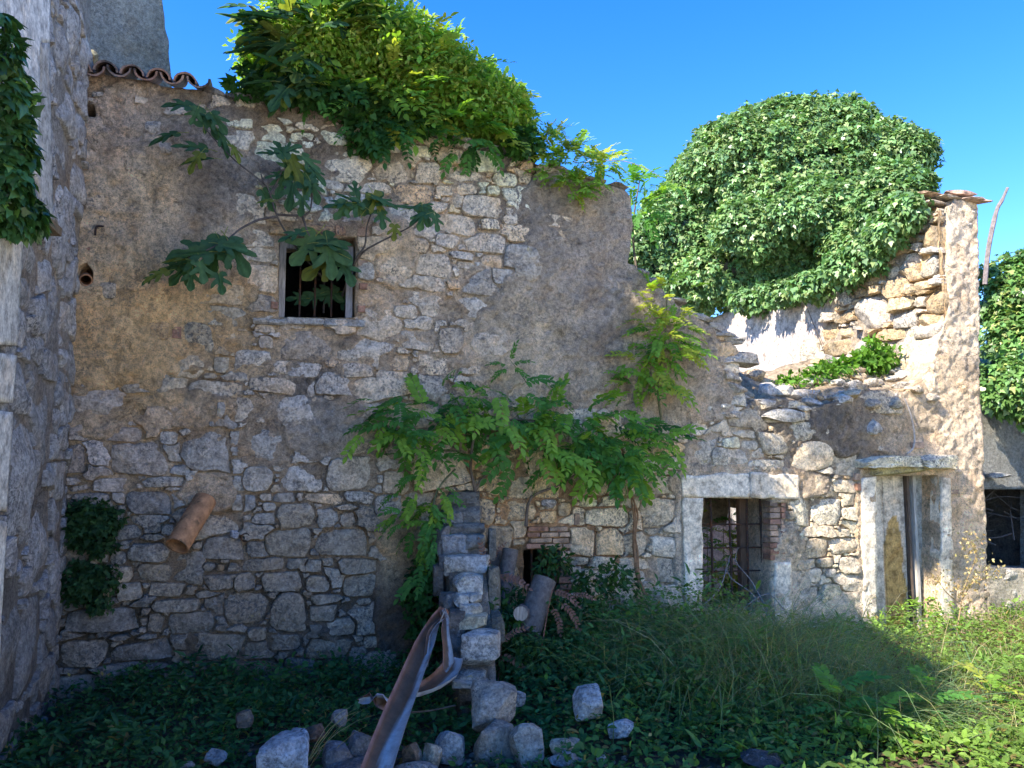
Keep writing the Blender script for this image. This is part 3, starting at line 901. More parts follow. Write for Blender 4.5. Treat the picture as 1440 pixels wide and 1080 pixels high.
# blocked cellar opening with brick arch and bars
bricks(W, front, [(744, 741, 771, 747), (773, 741, 798, 747), (742, 749, 760, 755), (762, 749, 785, 755), (787, 749, 802, 755), (746, 757, 776, 763), (778, 757, 800, 763), (741, 765, 764, 771), (766, 765, 790, 771), (792, 765, 806, 771),
    (788, 776, 803, 784), (790, 786, 801, 793), (786, 812, 802, 820), (788, 822, 806, 830), (790, 832, 800, 838), (808, 722, 815, 738), (784, 745, 789, 748)], out=0.012)
for f in (.3, .55, .8):
    a_ = LOWHOLE[0][0] + (LOWHOLE[1][0] - LOWHOLE[0][0]) * f
    from_parts('iron_bar', [tube_part([W.p(a_, LOWHOLE[3][1], -0.12), W.p(a_, LOWHOLE[0][1] + .01, -0.12)], .009, 6)], M_IRON, front)
# the crooked pale stones that fell loose over the little arch
from_parts('loose_stone', [rock_part(W.pt(772, 709, 0.01), (.15, .12, .09), sub=3, colr=(.62, .56, .52), seed=5)], M_STONE, front)

# big clay pipe sticking out of the wall
p_ = ring_pipe('drain_pipe', W.pt(289, 703, 0.03), W.pt(249, 768, 0.30), .084, .012, M_CLAY, None, 24)
tag(p_, 'big rust-orange clay drain pipe slanting down out of the stone wall', 'pipe')

# roof tiles along the top corner
for k in range(10):
    f = (k + 0.3) / 10
    x = 106 + (292 - 106) * f; y = 100 + 26 * f + (4 if k < 2 else 0)
    a_, z_ = W.hit(x, y, 0.1)
    up = (k % 2 == 0)
    V = []; f4 = []; seg = 9; nl = 4; r = .086; th = .014; rows = []
    colr = random.choice([(.36, .20, .13), (.30, .19, .14), (.40, .25, .17), (.26, .18, .14)])
    L = 0.48
    for i in range(nl):
        t = i / (nl - 1)
        for j in range(seg):
            an = math.pi * j / (seg - 1)
            for rr in (r - 0.012 * t, r - 0.012 * t - th):
                cx = rr * math.cos(an) * 1.02; cz = rr * math.sin(an) * (1 if up else -1)
                V.append(W.p(a_ + cx + random.uniform(-.002, .002), z_ + (0.02 if up else 0.075) + cz + t * L * 0.36 + random.uniform(-.002, .002), 0.13 + random.uniform(-.002, .002) - t * L))
    def vid(i, j, s): return (i * seg + j) * 2 + s
    for i in range(nl - 1):
        for j in range(seg - 1):
            for s in (0, 1): f4.append([vid(i, j, s), vid(i, j + 1, s), vid(i + 1, j + 1, s), vid(i + 1, j, s)])
        for j in (0, seg - 1): f4.append([vid(i, j, 0), vid(i, j, 1), vid(i + 1, j, 1), vid(i + 1, j, 0)])
    for i in (0, nl - 1):
        for j in range(seg - 1): f4.append([vid(i, j, 0), vid(i, j + 1, 0), vid(i, j + 1, 1), vid(i, j, 1)])
    V = np.array([list(q) for q in V])
    from_parts('roof_tile', [(V, [], f4, colarr(colr, len(V)))], M_TILE, front, sharp=50)
# flat coping stones along the sloping top
TOPS = [(300, 134), (330, 140), (365, 143), (405, 147), (450, 151), (488, 156), (530, 168), (575, 182), (610, 192), (650, 202), (690, 212), (735, 226), (780, 240), (830, 255), (862, 262), (893, 382), (912, 396), (940, 422), (975, 446), (1003, 461), (1020, 473)]
for i, (x, y) in enumerate(TOPS):
    w_ = random.uniform(.18, .32)
    c = W.pt(x, y + 3, -0.12)
    from_parts('coping_stone', [rock_part(c, (w_, .34, random.uniform(.05, .10)), rot=WROT + random.uniform(-.1, .1), tilt=(random.uniform(.05, .3), 0), boxy=.8, colr=(.30, .27, .23) if x < 520 else (.40, .36, .30), seed=100 + i)], M_STONE, front)
for i, (x, y, w_, h_) in enumerate([(1026, 480, .36, .11), (1030, 506, .62, .16), (1008, 472, .2, .08), (1020, 530, .3, .14), (1024, 548, .3, .14)]):
    from_parts('coping_stone', [rock_part(W.pt(x, y, -0.10), (w_, .36, h_), rot=WROT + .05, boxy=.85, colr=(.50, .44, .36), seed=140 + i)], M_STONE, front)

# ---------------------------------------------------------------- interior of the tall house (seen dark through its window)
room = thing('house_interior', W.p(2.0, 0, -1.8), 'dark roofed room behind the upper window of the tall house front', 'room')
def slab(name, a0, a1, o0, o1, z0, z1, colr, mat, parent, fr=W):
    c = fr.p((a0 + a1) / 2, (z0 + z1) / 2, (o0 + o1) / 2)
    return from_parts(name, [box_part(c, (a1 - a0, abs(o1 - o0), z1 - z0), (0, 0, math.atan2(fr.w.y, fr.w.x)), colr, 0, 0.01)], mat, parent)
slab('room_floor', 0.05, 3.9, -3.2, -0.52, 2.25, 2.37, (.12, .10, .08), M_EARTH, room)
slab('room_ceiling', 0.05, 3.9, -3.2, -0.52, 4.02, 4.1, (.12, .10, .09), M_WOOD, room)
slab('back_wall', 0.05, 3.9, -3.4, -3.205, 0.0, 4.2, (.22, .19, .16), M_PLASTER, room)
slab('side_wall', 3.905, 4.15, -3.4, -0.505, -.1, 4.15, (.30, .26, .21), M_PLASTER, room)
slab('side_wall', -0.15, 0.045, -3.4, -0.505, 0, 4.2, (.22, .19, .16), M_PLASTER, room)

# ---------------------------------------------------------------- lower front: window surround, brick jamb, grille
def block(fr, pts, out, depth, colr, mat, parent, name, cell=0.025, amp=0.01, seed=1):
    """a rendered slab with its own uneven face, cut to an outline given in pixels"""
    po = rough_poly(poly_px(pts, fr), 0.022, seed, 0.04)
    return sheet(name, fr, po, [], cell, lambda a, z: out + undul(a, z) + amp * 2 * fbm(a * 5, z * 5, seed, 4), lambda a, z: np.asarray(colr) * (1 + .5 * fbm(a * 4, z * 4, seed + 3, 4)[..., None]), depth, mat, parent)
PC = (.72, .63, .49)
block(W, [(957, 700), (985, 700), (985, 790), (984, 880), (962, 880), (960, 790)], 0.036, .06, PC, M_SMOOTH, broken, 'window_surround', seed=21)
block(W, [(955, 668), (1050, 666), (1050, 699), (956, 699)], 0.034, .06, PC, M_SMOOTH, broken, 'window_surround', seed=22)
block(W, [(1051, 664), (1118, 668), (1120, 701), (1051, 700)], 0.040, .06, (.68, .58, .44), M_SMOOTH, broken, 'window_surround', seed=23)
block(W, [(1086, 790), (1108, 790), (1112, 885), (1086, 885)], 0.032, .06, PC, M_SMOOTH, broken, 'window_surround', seed=24)
bb = []
for r_ in range(10):
    y = 705 + r_ * 8.4
    bb += [(1083, y, 1083 + random.uniform(7, 15), y + 7), (1083 + 16, y, 1083 + random.uniform(19, 24), y + 7)]
bricks(W, broken, bb, out=0.03, depth=.12)
zt2, zb2 = WIN2[0][1], WIN2[3][1]
win2 = subgroup('window', broken, W.p(WIN2[0][0], WIN2[3][1], -.1))
for x in (1001, 1027, 1052, 1071):
    a_, _ = W.hit(x, 780, -0.13)
    from_parts('iron_bar', [tube_part([W.p(a_ + random.uniform(-.01, .01), zb2, -0.13), W.p(a_, zt2, -0.13)], .0105, 6)], M_IRON, win2)
for y in (737, 770, 803, 836):
    zz = W.hit(1030, y, -0.13)[1]
    from_parts('cross_bar', [tube_part([W.p(WIN2[0][0] - .03, zz + .005, -0.145), W.p(WIN2[1][0] + .03, zz - .01, -0.145)], .008, 6)], M_IRON, win2)
from_parts('window_post', [box_part(W.p(WIN2[1][0] - .10, (zt2 + zb2) / 2, -.33), (.075, .07, zt2 - zb2 - .01), (0, 0, WROT), (.16, .095, .06), .003)], M_WOOD, win2)
from_parts('window_post', [box_part(W.p(WIN2[1][0] - .035, (zt2 + zb2) / 2, -.40), (.045, .09, zt2 - zb2 - .01), (0, 0, WROT), (.30, .27, .26), .003)], M_WOOD, win2)
from_parts('window_lintel', [box_part(W.p((WIN2[0][0] + WIN2[1][0]) / 2, zt2 + .012, -.33), (WIN2[1][0] - WIN2[0][0] + .1, .3, .035), (0, 0, WROT), (.14, .10, .07), .003)], M_WOOD, win2)

# ---------------------------------------------------------------- doorway
door = subgroup('doorway', broken, W.p(DOOR[0][0], 0, -.1))
dz0 = -0.1
DT = DOOR[0][1]; DL = DOOR[0][0]; DR = DOOR[1][0]
block(W, [(1209, 672), (1229, 670), (1230, 890), (1212, 890)], 0.030, .10, (.72, .63, .49), M_SMOOTH, door, 'door_jamb', seed=31)
block(W, [(1319, 670), (1333, 672), (1338, 890), (1320, 890)], 0.034, .10, (.70, .60, .46), M_SMOOTH, door, 'door_jamb', seed=32)
# door leaf of plastered boards, standing back in the opening
dd = -0.22
for i, (f0, f1, c) in enumerate([(0.0, .36, (.60, .54, .45)), (.364, .70, (.58, .50, .40))]):
    a0 = DL + (DR - DL) * f0; a1 = DL + (DR - DL) * f1
    q = sheet('door_board', W, [(a0, dz0), (a1, dz0), (a1, DT + .02), (a0, DT + .02)], [], 0.02, lambda a, z: dd + .006 * fbm(a * 9, z * 2, 5, 2) + 0 * a,
          lambda a, z, c=c: np.where((((a - (DL + (DR - DL) * .50)) / .13) ** 2 + np.clip((z - .35) / .75, 0, 9) ** 2 < 1 + 1.2 * fbm(a * 6, z * 5, 3, 3))[..., None], np.array([.42, .27, .10]), np.array(c)) * (1 + .6 * fbm(a * 14, z * 2, 7, 4)[..., None]), .26, M_SMOOTH, door)
from_parts('door_post_and_gap', [box_part(W.p(DL + (DR - DL) * .73, (DT + dz0) / 2, dd + .005), (.025, .07, DT - dz0), (0, 0, WROT), (.14, .10, .075), .003)], M_WOOD, door)  # dark strip standing in for the shaded gap beside the boards
from_parts('door_post_and_gap', [box_part(W.p(DL + (DR - DL) * .81, (DT + dz0) / 2, dd + .03), (.035, .06, DT - dz0), (0, 0, WROT), (.50, .45, .38), .003)], M_WOOD, door)
q = slab('door_reveal', DL + (DR - DL) * .84, DR + .02, dd - .1, dd + .01, dz0, DT + .03, (.40, .37, .31), M_SMOOTH, door)
LC = (.82, .74, .54)
# cracked projecting stone slab over the door, a thinner one under it
for i, (x0, x1, y0, y1, pr, c) in enumerate([(1219, 1302, 642, 657, .16, LC), (1303, 1351, 640, 658, .15, LC)]):
    a0, zt_ = W.hit(x0, y0, pr); a1, zb_ = W.hit(x1, y1, pr)
    zt_ = W.hit((x0 + x1) / 2, y0, pr)[1]; zb_ = W.hit((x0 + x1) / 2, y1, pr)[1]
    from_parts('lintel_slab', [rock_part(W.p((a0 + a1) / 2, (zt_ + zb_) / 2, pr - .23), ((a1 - a0) * 1.12, .5, (zt_ - zb_) * 1.3), rot=WROT, tilt=(-.02 if i == 0 else .03, 0), boxy=.95, cuts=5, colr=c, seed=60 + i, sub=4)], M_STONE, door)
a0, zt_ = W.hit(1226, 656, .06); a1, zb_ = W.hit(1322, 669, .06)
from_parts('lintel', [rock_part(W.p((a0 + a1) / 2, (zt_ + zb_) / 2 + .01, -.14), ((a1 - a0) * 1.12, .46, .13), rot=WROT, boxy=.95, cuts=4, colr=(.50, .43, .22), seed=66, sub=4)], M_STONE, door)
# bigger blocks and bricks above the door
for i, (x, y, w_, h_, c) in enumerate([(1252, 567, .27, .16, (.42, .37, .27)), (1280, 548, .20, .11, (.56, .47, .34)), (1218, 600, .2, .2, (.54, .50, .44)), (1207, 655, .16, .09, (.52, .33, .22)), (1300, 560, .15, .1, (.5, .42, .33)), (1218, 567, .2, .14, (.55, .44, .31))]):
    from_parts('stone', [rock_part(W.pt(x, y, -0.07), (w_, .34, h_), rot=WROT, boxy=.7, colr=c, seed=70 + i)], M_STONE, broken)
bricks(W, broken, [(1284, 622, 1300, 630), (1203, 666, 1210, 676), (1206, 680, 1211, 690), (1192, 782, 1199, 788), (1338, 688, 1350, 695)], out=.03)

# ---------------------------------------------------------------- broken core and inner side wall running back from the corner pier
GA = 8.17
oS = W.p(GA, 0, 0)
S = Frame((oS.x, oS.y), (-W.n.x, -W.n.y))          # a = distance behind the front; n must face the camera side
if S.n.dot(W.w) > 0:
    S = Frame((oS.x, oS.y), (W.n.x, W.n.y))
sgn = 1 if S.w.dot(-W.n) > 0 else -1
PXS = to_px(S)
side = thing('gable_wall', W.p(8.4, 0, -2.5), 'sunlit gable wall with pale pinkish plaster inside and a raw broken stone end', 'wall')
top_s = [(0.02, 4.42), (0.30, 4.44), (0.36, 4.2), (0.75, 4.15), (1.1, 4.1), (1.5, 4.05), (5.4, 4.0)]
side_poly = [(sgn * 0.02, -.3)] + [(sgn * a, z) for a, z in top_s] + [(sgn * 5.4, -.3)]
side_poly = rough_poly(side_poly, 0.06, 9)
def core_mask(a, z):
    px, py = PXS(a, z)
    # boundary of the raw stone: from (1262,330) down to (1110,520)
    e = (px - (1232 - (py - 340) * 0.70)) / 30 + 1.6 * fbm(a * 3, z * 3, 91, 4)
    return np.clip(e, 0, 1)
def side_h(a, z):
    m = core_mask(a, z)
    return (1 - m) * (.01 + .006 * fbm(a * 3, z * 3, 92, 3)) + m * (-.07 + .16 * fbm(a * 4, z * 5, 93, 4))
def side_c(a, z):
    m = core_mask(a, z)[..., None]
    n = fbm(a * 4, z * 4, 94, 5)[..., None]
    return (np.array([.50, .44, .40]) * (1 - m) + np.array([.56, .38, .20]) * m) * (1 + .55 * n)
sheet('plaster', S, side_poly, [], 0.03, side_h, side_c, 0.02, M_SMOOTH, side)
slab('wall_core', GA + .03, 8.66, -5.4, -.505, -.3, 3.86, (.5, .42, .33), M_PLASTER, side)
slab('wall_core', GA + .03, 8.66, -.9, -.505, 3.87, 4.1, (.5, .42, .33), M_PLASTER, side)
TS = [(1303,298,1347,333),(1280,298,1313,312),(1247,313,1273,325),(1243,325,1277,343),(1278,330,1302,340),(1318,330,1343,352),(1320,354,1343,383),(1260,357,1287,377),(1290,360,1317,390),(1220,347,1253,380),(1243,393,1277,420),(1203,420,1247,463),(1180,437,1210,453),(1253,437,1290,462),(1300,410,1330,440),(1227,463,1290,478),(1290,283,1330,297),(1262,384,1285,395),(1285,395,1312,408),(1215,385,1243,402),(1195,400,1225,418),(1180,410,1200,430),(1290,442,1320,458),(1292,478,1325,492),(1290,494,1320,515),(1150,455,1180,480),(1160,480,1200,500),(1200,480,1226,500),(1118,482,1151,520),(1255,480,1290,500),(1225,505,1262,522),(1262,505,1290,522),(1160,502,1190,520),(1125,522,1150,540)]
def bxS(x0, y0, x1, y1):
    a, z = S.hit((x0 + x1) / 2, (y0 + y1) / 2); aL = S.hit(x0, (y0 + y1) / 2)[0]; aR = S.hit(x1, (y0 + y1) / 2)[0]
    return (a, z, abs(aR - aL) * 1.02, (S.hit((x0 + x1) / 2, y0)[1] - S.hit((x0 + x1) / 2, y1)[1]) * 1.02, 0)
lo, hi = sorted((sgn * 0.0, sgn * 3.0))
def free_side(A_, Z_):
    m = in_poly(A_, Z_, side_poly); return m, m & (core_mask(A_, Z_) > .5)
stS, _ = pack(lo, hi, 0.8, 4.7, free_side, [bxS(*t) for t in TS], [(.4, .14, 150), (.3, .10, 300), (.2, .07, 600), (.12, .05, 900), (.08, .035, 900)], seed=8)
def core_col(a, z):
    v = random.gauss(1, .14); c = random.choice([(.58, .45, .28), (.64, .55, .42), (.60, .53, .44), (.52, .38, .22), (.66, .58, .47)])
    return np.clip(np.array(c) * v, 0, .8)
def side_prot(a, z):
    return random.uniform(.02, .13) + float(side_h(np.array([a]), np.array([z]))[0]) * .6
put_stones(S, stS, side, core_col, side_prot, M_STONE, 9000, base_fn=lambda a, z: 0 * np.asarray(a), deep=.16, rugged=2.6)
# tiles and flat stones left on top of the pier
for i, (x, y, w_, dpt, h_, c, o_) in enumerate([(1313, 276, .46, .3, .055, (.50, .33, .22), -.15), (1345, 274, .42, .3, .06, (.52, .34, .24), -.1), (1362, 282, .30, .34, .05, (.48, .34, .25), 0.0), (1376, 284, .16, .3, .035, (.46, .30, .21), .04), (1330, 283, .5, .4, .05, (.50, .42, .32), -.14), (1307, 288, .4, .35, .06, (.54, .45, .34), -.18)]):
    from_parts('roof_tile' if i < 4 else 'stone', [rock_part(W.pt(x, y, o_), (w_, dpt, h_), rot=WROT + .1, boxy=.9, colr=c, seed=160 + i, tilt=(.05, .1))], M_TILE if i < 4 else M_STONE, side)
for i, (x, y, w_, h_, o_) in enumerate([(1350, 300, .2, .16, -.03), (1352, 318, .16, .12, -.01), (1362, 300, .12, .1, 0)]):
    from_parts('stone', [rock_part(W.pt(x, y, o_ - .05), (w_, .2, h_), rot=WROT, boxy=.8, colr=(.55, .49, .42), seed=170 + i)], M_STONE, broken)

# back wall of the roofless part, low outbuilding beyond, low wall at the right edge
back = thing('inner_wall', W.p(6.2, 0, -3.1), 'blue-grey shaded plaster wall inside the roofless part, seen through the barred window', 'wall')
slab('plaster', 4.2, 8.12, -3.2, -3.0, -.3, 2.55, (.74, .72, .70), M_SMOOTH, back)
slab('plaster', 4.2, 8.12, -5.6, -5.41, -.3, 3.2, (.60, .54, .49), M_SMOOTH, back)
shed = thing('shaded_outbuilding', W.p(10.5, 0, -2.6), 'blue-shaded plastered wall with a dark opening, right of the corner pier', 'building')
def shed_px(pts): return [W.hit(x, y, -2.2) for x, y in pts]
sp = rough_poly(shed_px([(1360, 900), (1360, 500), (1440, 520), (1520, 640), (1600, 640), (1600, 900)]), .03, 19)
sh = shed_px([(1384, 688), (1470, 688), (1470, 800), (1384, 800)])
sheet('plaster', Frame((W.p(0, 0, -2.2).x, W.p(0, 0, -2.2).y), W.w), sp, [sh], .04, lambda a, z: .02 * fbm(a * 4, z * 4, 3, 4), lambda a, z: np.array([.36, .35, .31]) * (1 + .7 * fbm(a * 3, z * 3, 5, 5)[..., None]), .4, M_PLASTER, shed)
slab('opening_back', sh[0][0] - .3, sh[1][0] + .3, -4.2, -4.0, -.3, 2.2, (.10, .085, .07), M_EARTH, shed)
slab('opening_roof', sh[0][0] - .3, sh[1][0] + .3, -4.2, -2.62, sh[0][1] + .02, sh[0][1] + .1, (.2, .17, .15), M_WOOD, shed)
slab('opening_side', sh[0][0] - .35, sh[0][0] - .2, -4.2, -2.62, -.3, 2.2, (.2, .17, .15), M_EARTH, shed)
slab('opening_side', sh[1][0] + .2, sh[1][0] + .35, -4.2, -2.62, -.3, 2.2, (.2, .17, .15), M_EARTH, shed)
from_parts('ledge_stone', [rock_part(W.pt(1404, 668, -2.05), (.42, .25, .10), rot=WROT, boxy=.9, colr=(.42, .41, .38), seed=180)], M_STONE, shed)
tw = []
for k in range(34):
    p0 = W.p(random.uniform(sh[0][0], sh[1][0] + .4), random.uniform(.5, 1.2), random.uniform(-3.4, -2.35))
    q = [p0]
    d = Vector((random.uniform(-1, 1), random.uniform(-.3, .3), random.uniform(-.2, .6))).normalized()
    for j in range(4): d = (d + Vector((random.uniform(-.4, .4),) * 1 + (random.uniform(-.3, .3), random.uniform(-.4, .3)))).normalized(); q.append(q[-1] + d * random.uniform(.1, .3))
    tw.append(tube_part(q, [.012 * (1 - .2 * j) for j in range(5)], 5, (.12, .10, .09)))
o_ = from_parts('dead_twigs', tw, M_BARK); tag(o_, 'tangle of dead grey twigs in the dark opening at the right edge', 'twigs')

lw = thing('low_wall', W.p(9.4, 0, 0), 'low sunlit rendered stone wall beside the corner pier, right edge', 'wall')
lp = rough_poly(poly_px([(1387, 905), (1387, 797), (1410, 798), (1440, 802), (1560, 812), (1560, 930)]), .02, 23, keep=kp)
sheet('plaster', W, lp, [], .02, lambda a, z: .03 + .03 * fbm(a * 6, z * 6, 13, 4), lambda a, z: np.array([.58, .50, .38]) * (1 + .6 * fbm(a * 6, z * 6, 15, 4)[..., None]), .4, M_PLASTER, lw)
stW, _ = pack(8.75, 10.3, -.3, .7, lambda A_, Z_: (in_poly(A_, Z_, lp),) * 2, [], [(.3, .16, 20), (.2, .1, 60), (.12, .06, 60)], seed=12)
put_stones(W, stW, lw, lambda a, z: np.array([.60, .54, .44]) * random.gauss(1, .1), lambda a, z: .025 + random.uniform(0, .02), M_STONE, 12000, base_fn=lambda a, z: 0 * np.asarray(a))

# ---------------------------------------------------------------- rubble bank on top of the broken front
bank = thing('rubble_bank', W.p(6.9, 2.2, -.3), 'sloping bank of rubble and dry earth on top of the broken front', 'rubble')
def bank_mesh():
    na, no = 60, 16
    V = []; C = []
    for i in range(na):
        a = 5.35 + (GA - 5.35) * i / (na - 1)
        for j in range(no):
            o = 0.0 - 1.0 * j / (no - 1)
            px_ = PXW(np.array([a]), np.array([2.2]))[0][0]
            zf = np.interp(px_, [1040, 1060, 1100, 1150, 1195, 1230, 1306], [A(1040, 575)[1], A(1060, 567)[1], A(1100, 566)[1], A(1150, 576)[1], A(1195, 560)[1], A(1230, 553)[1], A(1306, 545)[1]])
            z = zf - .02 + (-o) * (.50 if px_ > 1100 else .28) + .12 * float(fbm(np.array([a * 4]), np.array([o * 4]), 5, 3)[0])
            if j == no - 1: z -= 1.5
            V.append(list(W.p(a, z, o - .02 + undul(a, z)))); C.append((.36, .28, .19))
    idx = np.arange(na * no).reshape(na, no)
    F = np.stack([idx[:-1, :-1], idx[1:, :-1], idx[1:, 1:], idx[:-1, 1:]], -1).reshape(-1, 4)
    C = np.array(C) * (1 + .7 * fbm(np.array(V)[:, 0] * 8, np.array(V)[:, 2] * 8, 6, 3)[:, None])
    return np.array(V), F, C
V_, F_, C_ = bank_mesh()
link('earth', mesh_np('earth', V_, [F_], C_), M_EARTH, bank)
BV = V_.reshape(60, 16, 3)
for k in range(120):
    i = random.randrange(59); j = random.randrange(13)
    P = BV[i, j] + np.array([random.uniform(-.02, .02), random.uniform(-.02, .02), random.uniform(-.01, .03)])
    w_ = random.choice([.06, .08, .1, .14, .2])
    from_parts('stone', [rock_part(P, (w_ * random.uniform(1, 1.6), w_ * 1.2, w_ * random.uniform(.4, .8)), rot=random.uniform(0, 6), tilt=(random.uniform(-.3, .3), random.uniform(-.3, .3)), boxy=.6, sub=2, colr=tuple(np.array(random.choice([(.62, .56, .46), (.54, .48, .40), (.56, .42, .26)])) * random.uniform(.8, 1.1)), seed=k + 300)], M_STONE, bank)
for i, (x, y, w_, h_, o_, c) in enumerate([(1100, 585, .62, .16, -.05, (.52, .48, .41)), (1073, 568, .5, .1, -.12, (.50, .44, .36)), (1083, 552, .25, .24, -.35, (.62, .57, .50)), (1125, 555, .4, .16, -.3, (.52, .48, .42)), (1140, 568, .3, .12, -.15, (.50, .46, .40)), (1205, 545, .24, .14, -.3, (.60, .47, .30)), (1180, 560, .3, .1, -.1, (.55, .45, .33))]):
    from_parts('stone', [rock_part(W.pt(x, y, o_), (w_, .3, h_), rot=WROT + random.uniform(-.2, .2), boxy=.75, colr=c, seed=190 + i, tilt=(random.uniform(-.1, .1), 0))], M_STONE, bank)

# ---------------------------------------------------------------- building on the left: it closes the yard and throws the big shadow
Lf = Frame((W.p(0, 0, 0).x, W.p(0, 0, 0).y), (W.n.x, W.n.y))      # a = distance towards the viewer from the corner
if Lf.n.dot(W.w) < 0:
    Lf = Frame((W.p(0, 0, 0).x, W.p(0, 0, 0).y), (-W.n.x, -W.n.y))
sg = 1 if Lf.w.dot(W.n) > 0 else -1
PXL = to_px(Lf)
left = thing('left_building', W.p(-.3, 0, 1.0), 'gabled stone building at the left edge with quoins and a smooth rendered corner strip', 'building')
#@@GABLE
gab = [(0.0, 5.6), (0.45, 5.9), (1.1, 6.9), (1.5, 7.5), (1.9, 7.6), (2.5, 7.0), (2.9, 6.7), (3.9, 6.4), (4.4, 5.6), (4.45, 4.4), (4.5, -.3)]
gpoly = [(sg * -0.0, -.3), ] + [(sg * a, z) for a, z in gab]
def left_mask(a, z):
    px, py = PXL(a, z)
    return np.clip(.9 - np.abs(px - 82) / 26 + 1.0 * fbm(a * 4, z * 3, 55, 4), 0, 1)
def left_h(a, z):
    m = left_mask(a, z)
    return -.008 + .035 * m * (.2 + fbm(a * 9, z * 9, 56, 4)) + .03 * fbm(a * 6, z * 6, 57, 4)
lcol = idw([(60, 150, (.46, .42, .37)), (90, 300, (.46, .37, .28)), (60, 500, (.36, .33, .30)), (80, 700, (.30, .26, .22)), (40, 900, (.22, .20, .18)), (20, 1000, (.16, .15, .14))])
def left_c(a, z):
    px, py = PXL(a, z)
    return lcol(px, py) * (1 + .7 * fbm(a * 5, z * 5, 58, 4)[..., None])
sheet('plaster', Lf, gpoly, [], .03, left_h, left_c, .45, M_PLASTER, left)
lo, hi = sorted((sg * .02, sg * 1.8))
TLp = [(30,560,62,650),(28,660,60,790),(0,800,28,905),(60,960,100,1010),(36,690,66,760)]
stG, _ = pack(lo, hi, -.3, 4.9, lambda A_, Z_: (in_poly(A_, Z_, gpoly), in_poly(A_, Z_, gpoly)),
    [(sg * s_, z_, w_, h_, 0) for (s_, z_, w_, h_) in [(.8, 1.95, .5, .55), (.75, 1.25, .45, .6), (.85, .6, .5, .55), (.7, 2.7, .4, .5), (.5, 3.4, .3, .4), (.4, .25, .35, .3), (1.3, 1.6, .4, .7), (1.3, .7, .35, .7), (.3, 1.0, .25, .4), (.95, .05, .5, .35), (.25, 2.1, .22, .3), (.28, 3.0, .25, .3), (.3, .6, .24, .3)]],
    [(.3, .2, 200), (.2, .15, 400), (.14, .12, 500), (.09, .08, 900), (.06, .05, 1200)], seed=15)
def left_sc(a, z):
    px, py = PXL(np.array([a]), np.array([z]))
    c = idwL(px, py)[0]; return np.clip(c * random.gauss(1, .1), .05, .8)
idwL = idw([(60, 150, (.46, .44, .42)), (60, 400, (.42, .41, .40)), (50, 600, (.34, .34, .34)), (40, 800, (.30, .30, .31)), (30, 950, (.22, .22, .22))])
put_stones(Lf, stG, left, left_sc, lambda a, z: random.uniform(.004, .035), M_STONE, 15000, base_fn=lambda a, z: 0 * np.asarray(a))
# smooth rendered coat with a sloping timber ledge
def lpx(pts, out=.05): return [Lf.hit(x, y, out) for x, y in pts]
def lblock(pts, out, colr, name, seed):
    po = rough_poly(lpx(pts, out), .006, seed, .05)
    return sheet(name, Lf, po, [], .03, lambda a, z: out + .006 * fbm(a * 4, z * 4, seed, 4), lambda a, z: np.asarray(colr) * (1 + .35 * fbm(a * 2, z * 2, seed + 3, 4)[..., None]), .06, M_SMOOTH, left)
lblock([(-60, -80), (72, -80), (70, 60), (57, 60), (54, 245), (40, 250), (30, 300), (-60, 230)], .085, (.66, .64, .60), 'render_coat', 41)
lblock([(57, 62), (70, 60), (76, 330), (62, 318), (52, 250)], .035, (.46, .44, .40), 'render_coat', 42)
for i, (y0, y1, xa, xb) in enumerate([(312, 486, 34, 24), (488, 566, 24, 19), (568, 720, 19, 10), (722, 1090, 10, -8)]):
    lblock([(-60, y0), (xa, y0 + 12), (xb, y1), (-60, y1 - 8)], .05 + .004 * i, (.52, .51, .47), 'render_block', 43 + i)
p0 = Lf.pt(-6, 258, .11); p1 = Lf.pt(70, 325, .11)
v_ = (p1 - p0)
from_parts('timber_ledge', [box_part((p0 + p1) / 2, (v_.length * 1.03, .12, .055), (0, -math.asin(v_.z / v_.length), math.atan2(v_.y, v_.x)), (.20, .14, .08), .004)], M_WOOD, left)
# the rest of the building's body, out of view, so that it casts a real shadow
for (a0, a1, z1) in [(-5.0, -0.50, 5.2)]:
    slab('rear_body', a0, a1, 0.1, 4.4, -.3, z1, (.4, .36, .3), M_PLASTER, left)

# unseen sunlit house, added right of the viewer to bounce warm light back
Hf = Frame((W.p(12.6, 0, 1.6).x, W.p(12.6, 0, 1.6).y), (W.n.x, W.n.y))
hs = -1 if Hf.n.dot(W.w) > 0 else 1
opp = thing('unseen_bounce_house', W.p(14.5, 0, 8), 'unseen pale plastered house with eight windows, added on the right to bounce light', 'house')
hw = [(1.5, 3.6), (4.5, 6.6), (8.0, 8.4 + .9)]
hol = []
for a0 in (1.6, 4.6, 7.6, 10.4):
    for z0 in (1.0, 4.0):
        hol.append([(a0, z0), (a0 + 1.0, z0), (a0 + 1.0, z0 + 1.4), (a0, z0 + 1.4)])
sheet('plaster', Hf, [(0, -.3), (13, -.3), (13, 6.4), (0, 6.4)], hol, .2, lambda a, z: (.02 * fbm(a, z, 3, 3)) * hs, lambda a, z: np.array([.78, .73, .63]) * (1 + .2 * fbm(a, z, 4, 4)[..., None]), .3, M_SMOOTH, opp, snap=True)
for h_ in hol:
    c = Hf.p(h_[0][0] + .5, h_[0][1] + .7, 0) + W.w.to_3d() * .12
    f = from_parts('window', [box_part(c, (1.0, .05, 1.4), (0, 0, math.atan2(Hf.w.y, Hf.w.x)), (.10, .11, .12))], M_WOOD, opp)
c = Hf.p(6.5, 6.5, 0) + W.w.to_3d() * 2
from_parts('roof', [box_part(c, (13.6, 5, .2), (.25, 0, math.atan2(Hf.w.y, Hf.w.x)), (.40, .22, .14))], M_TILE, opp)

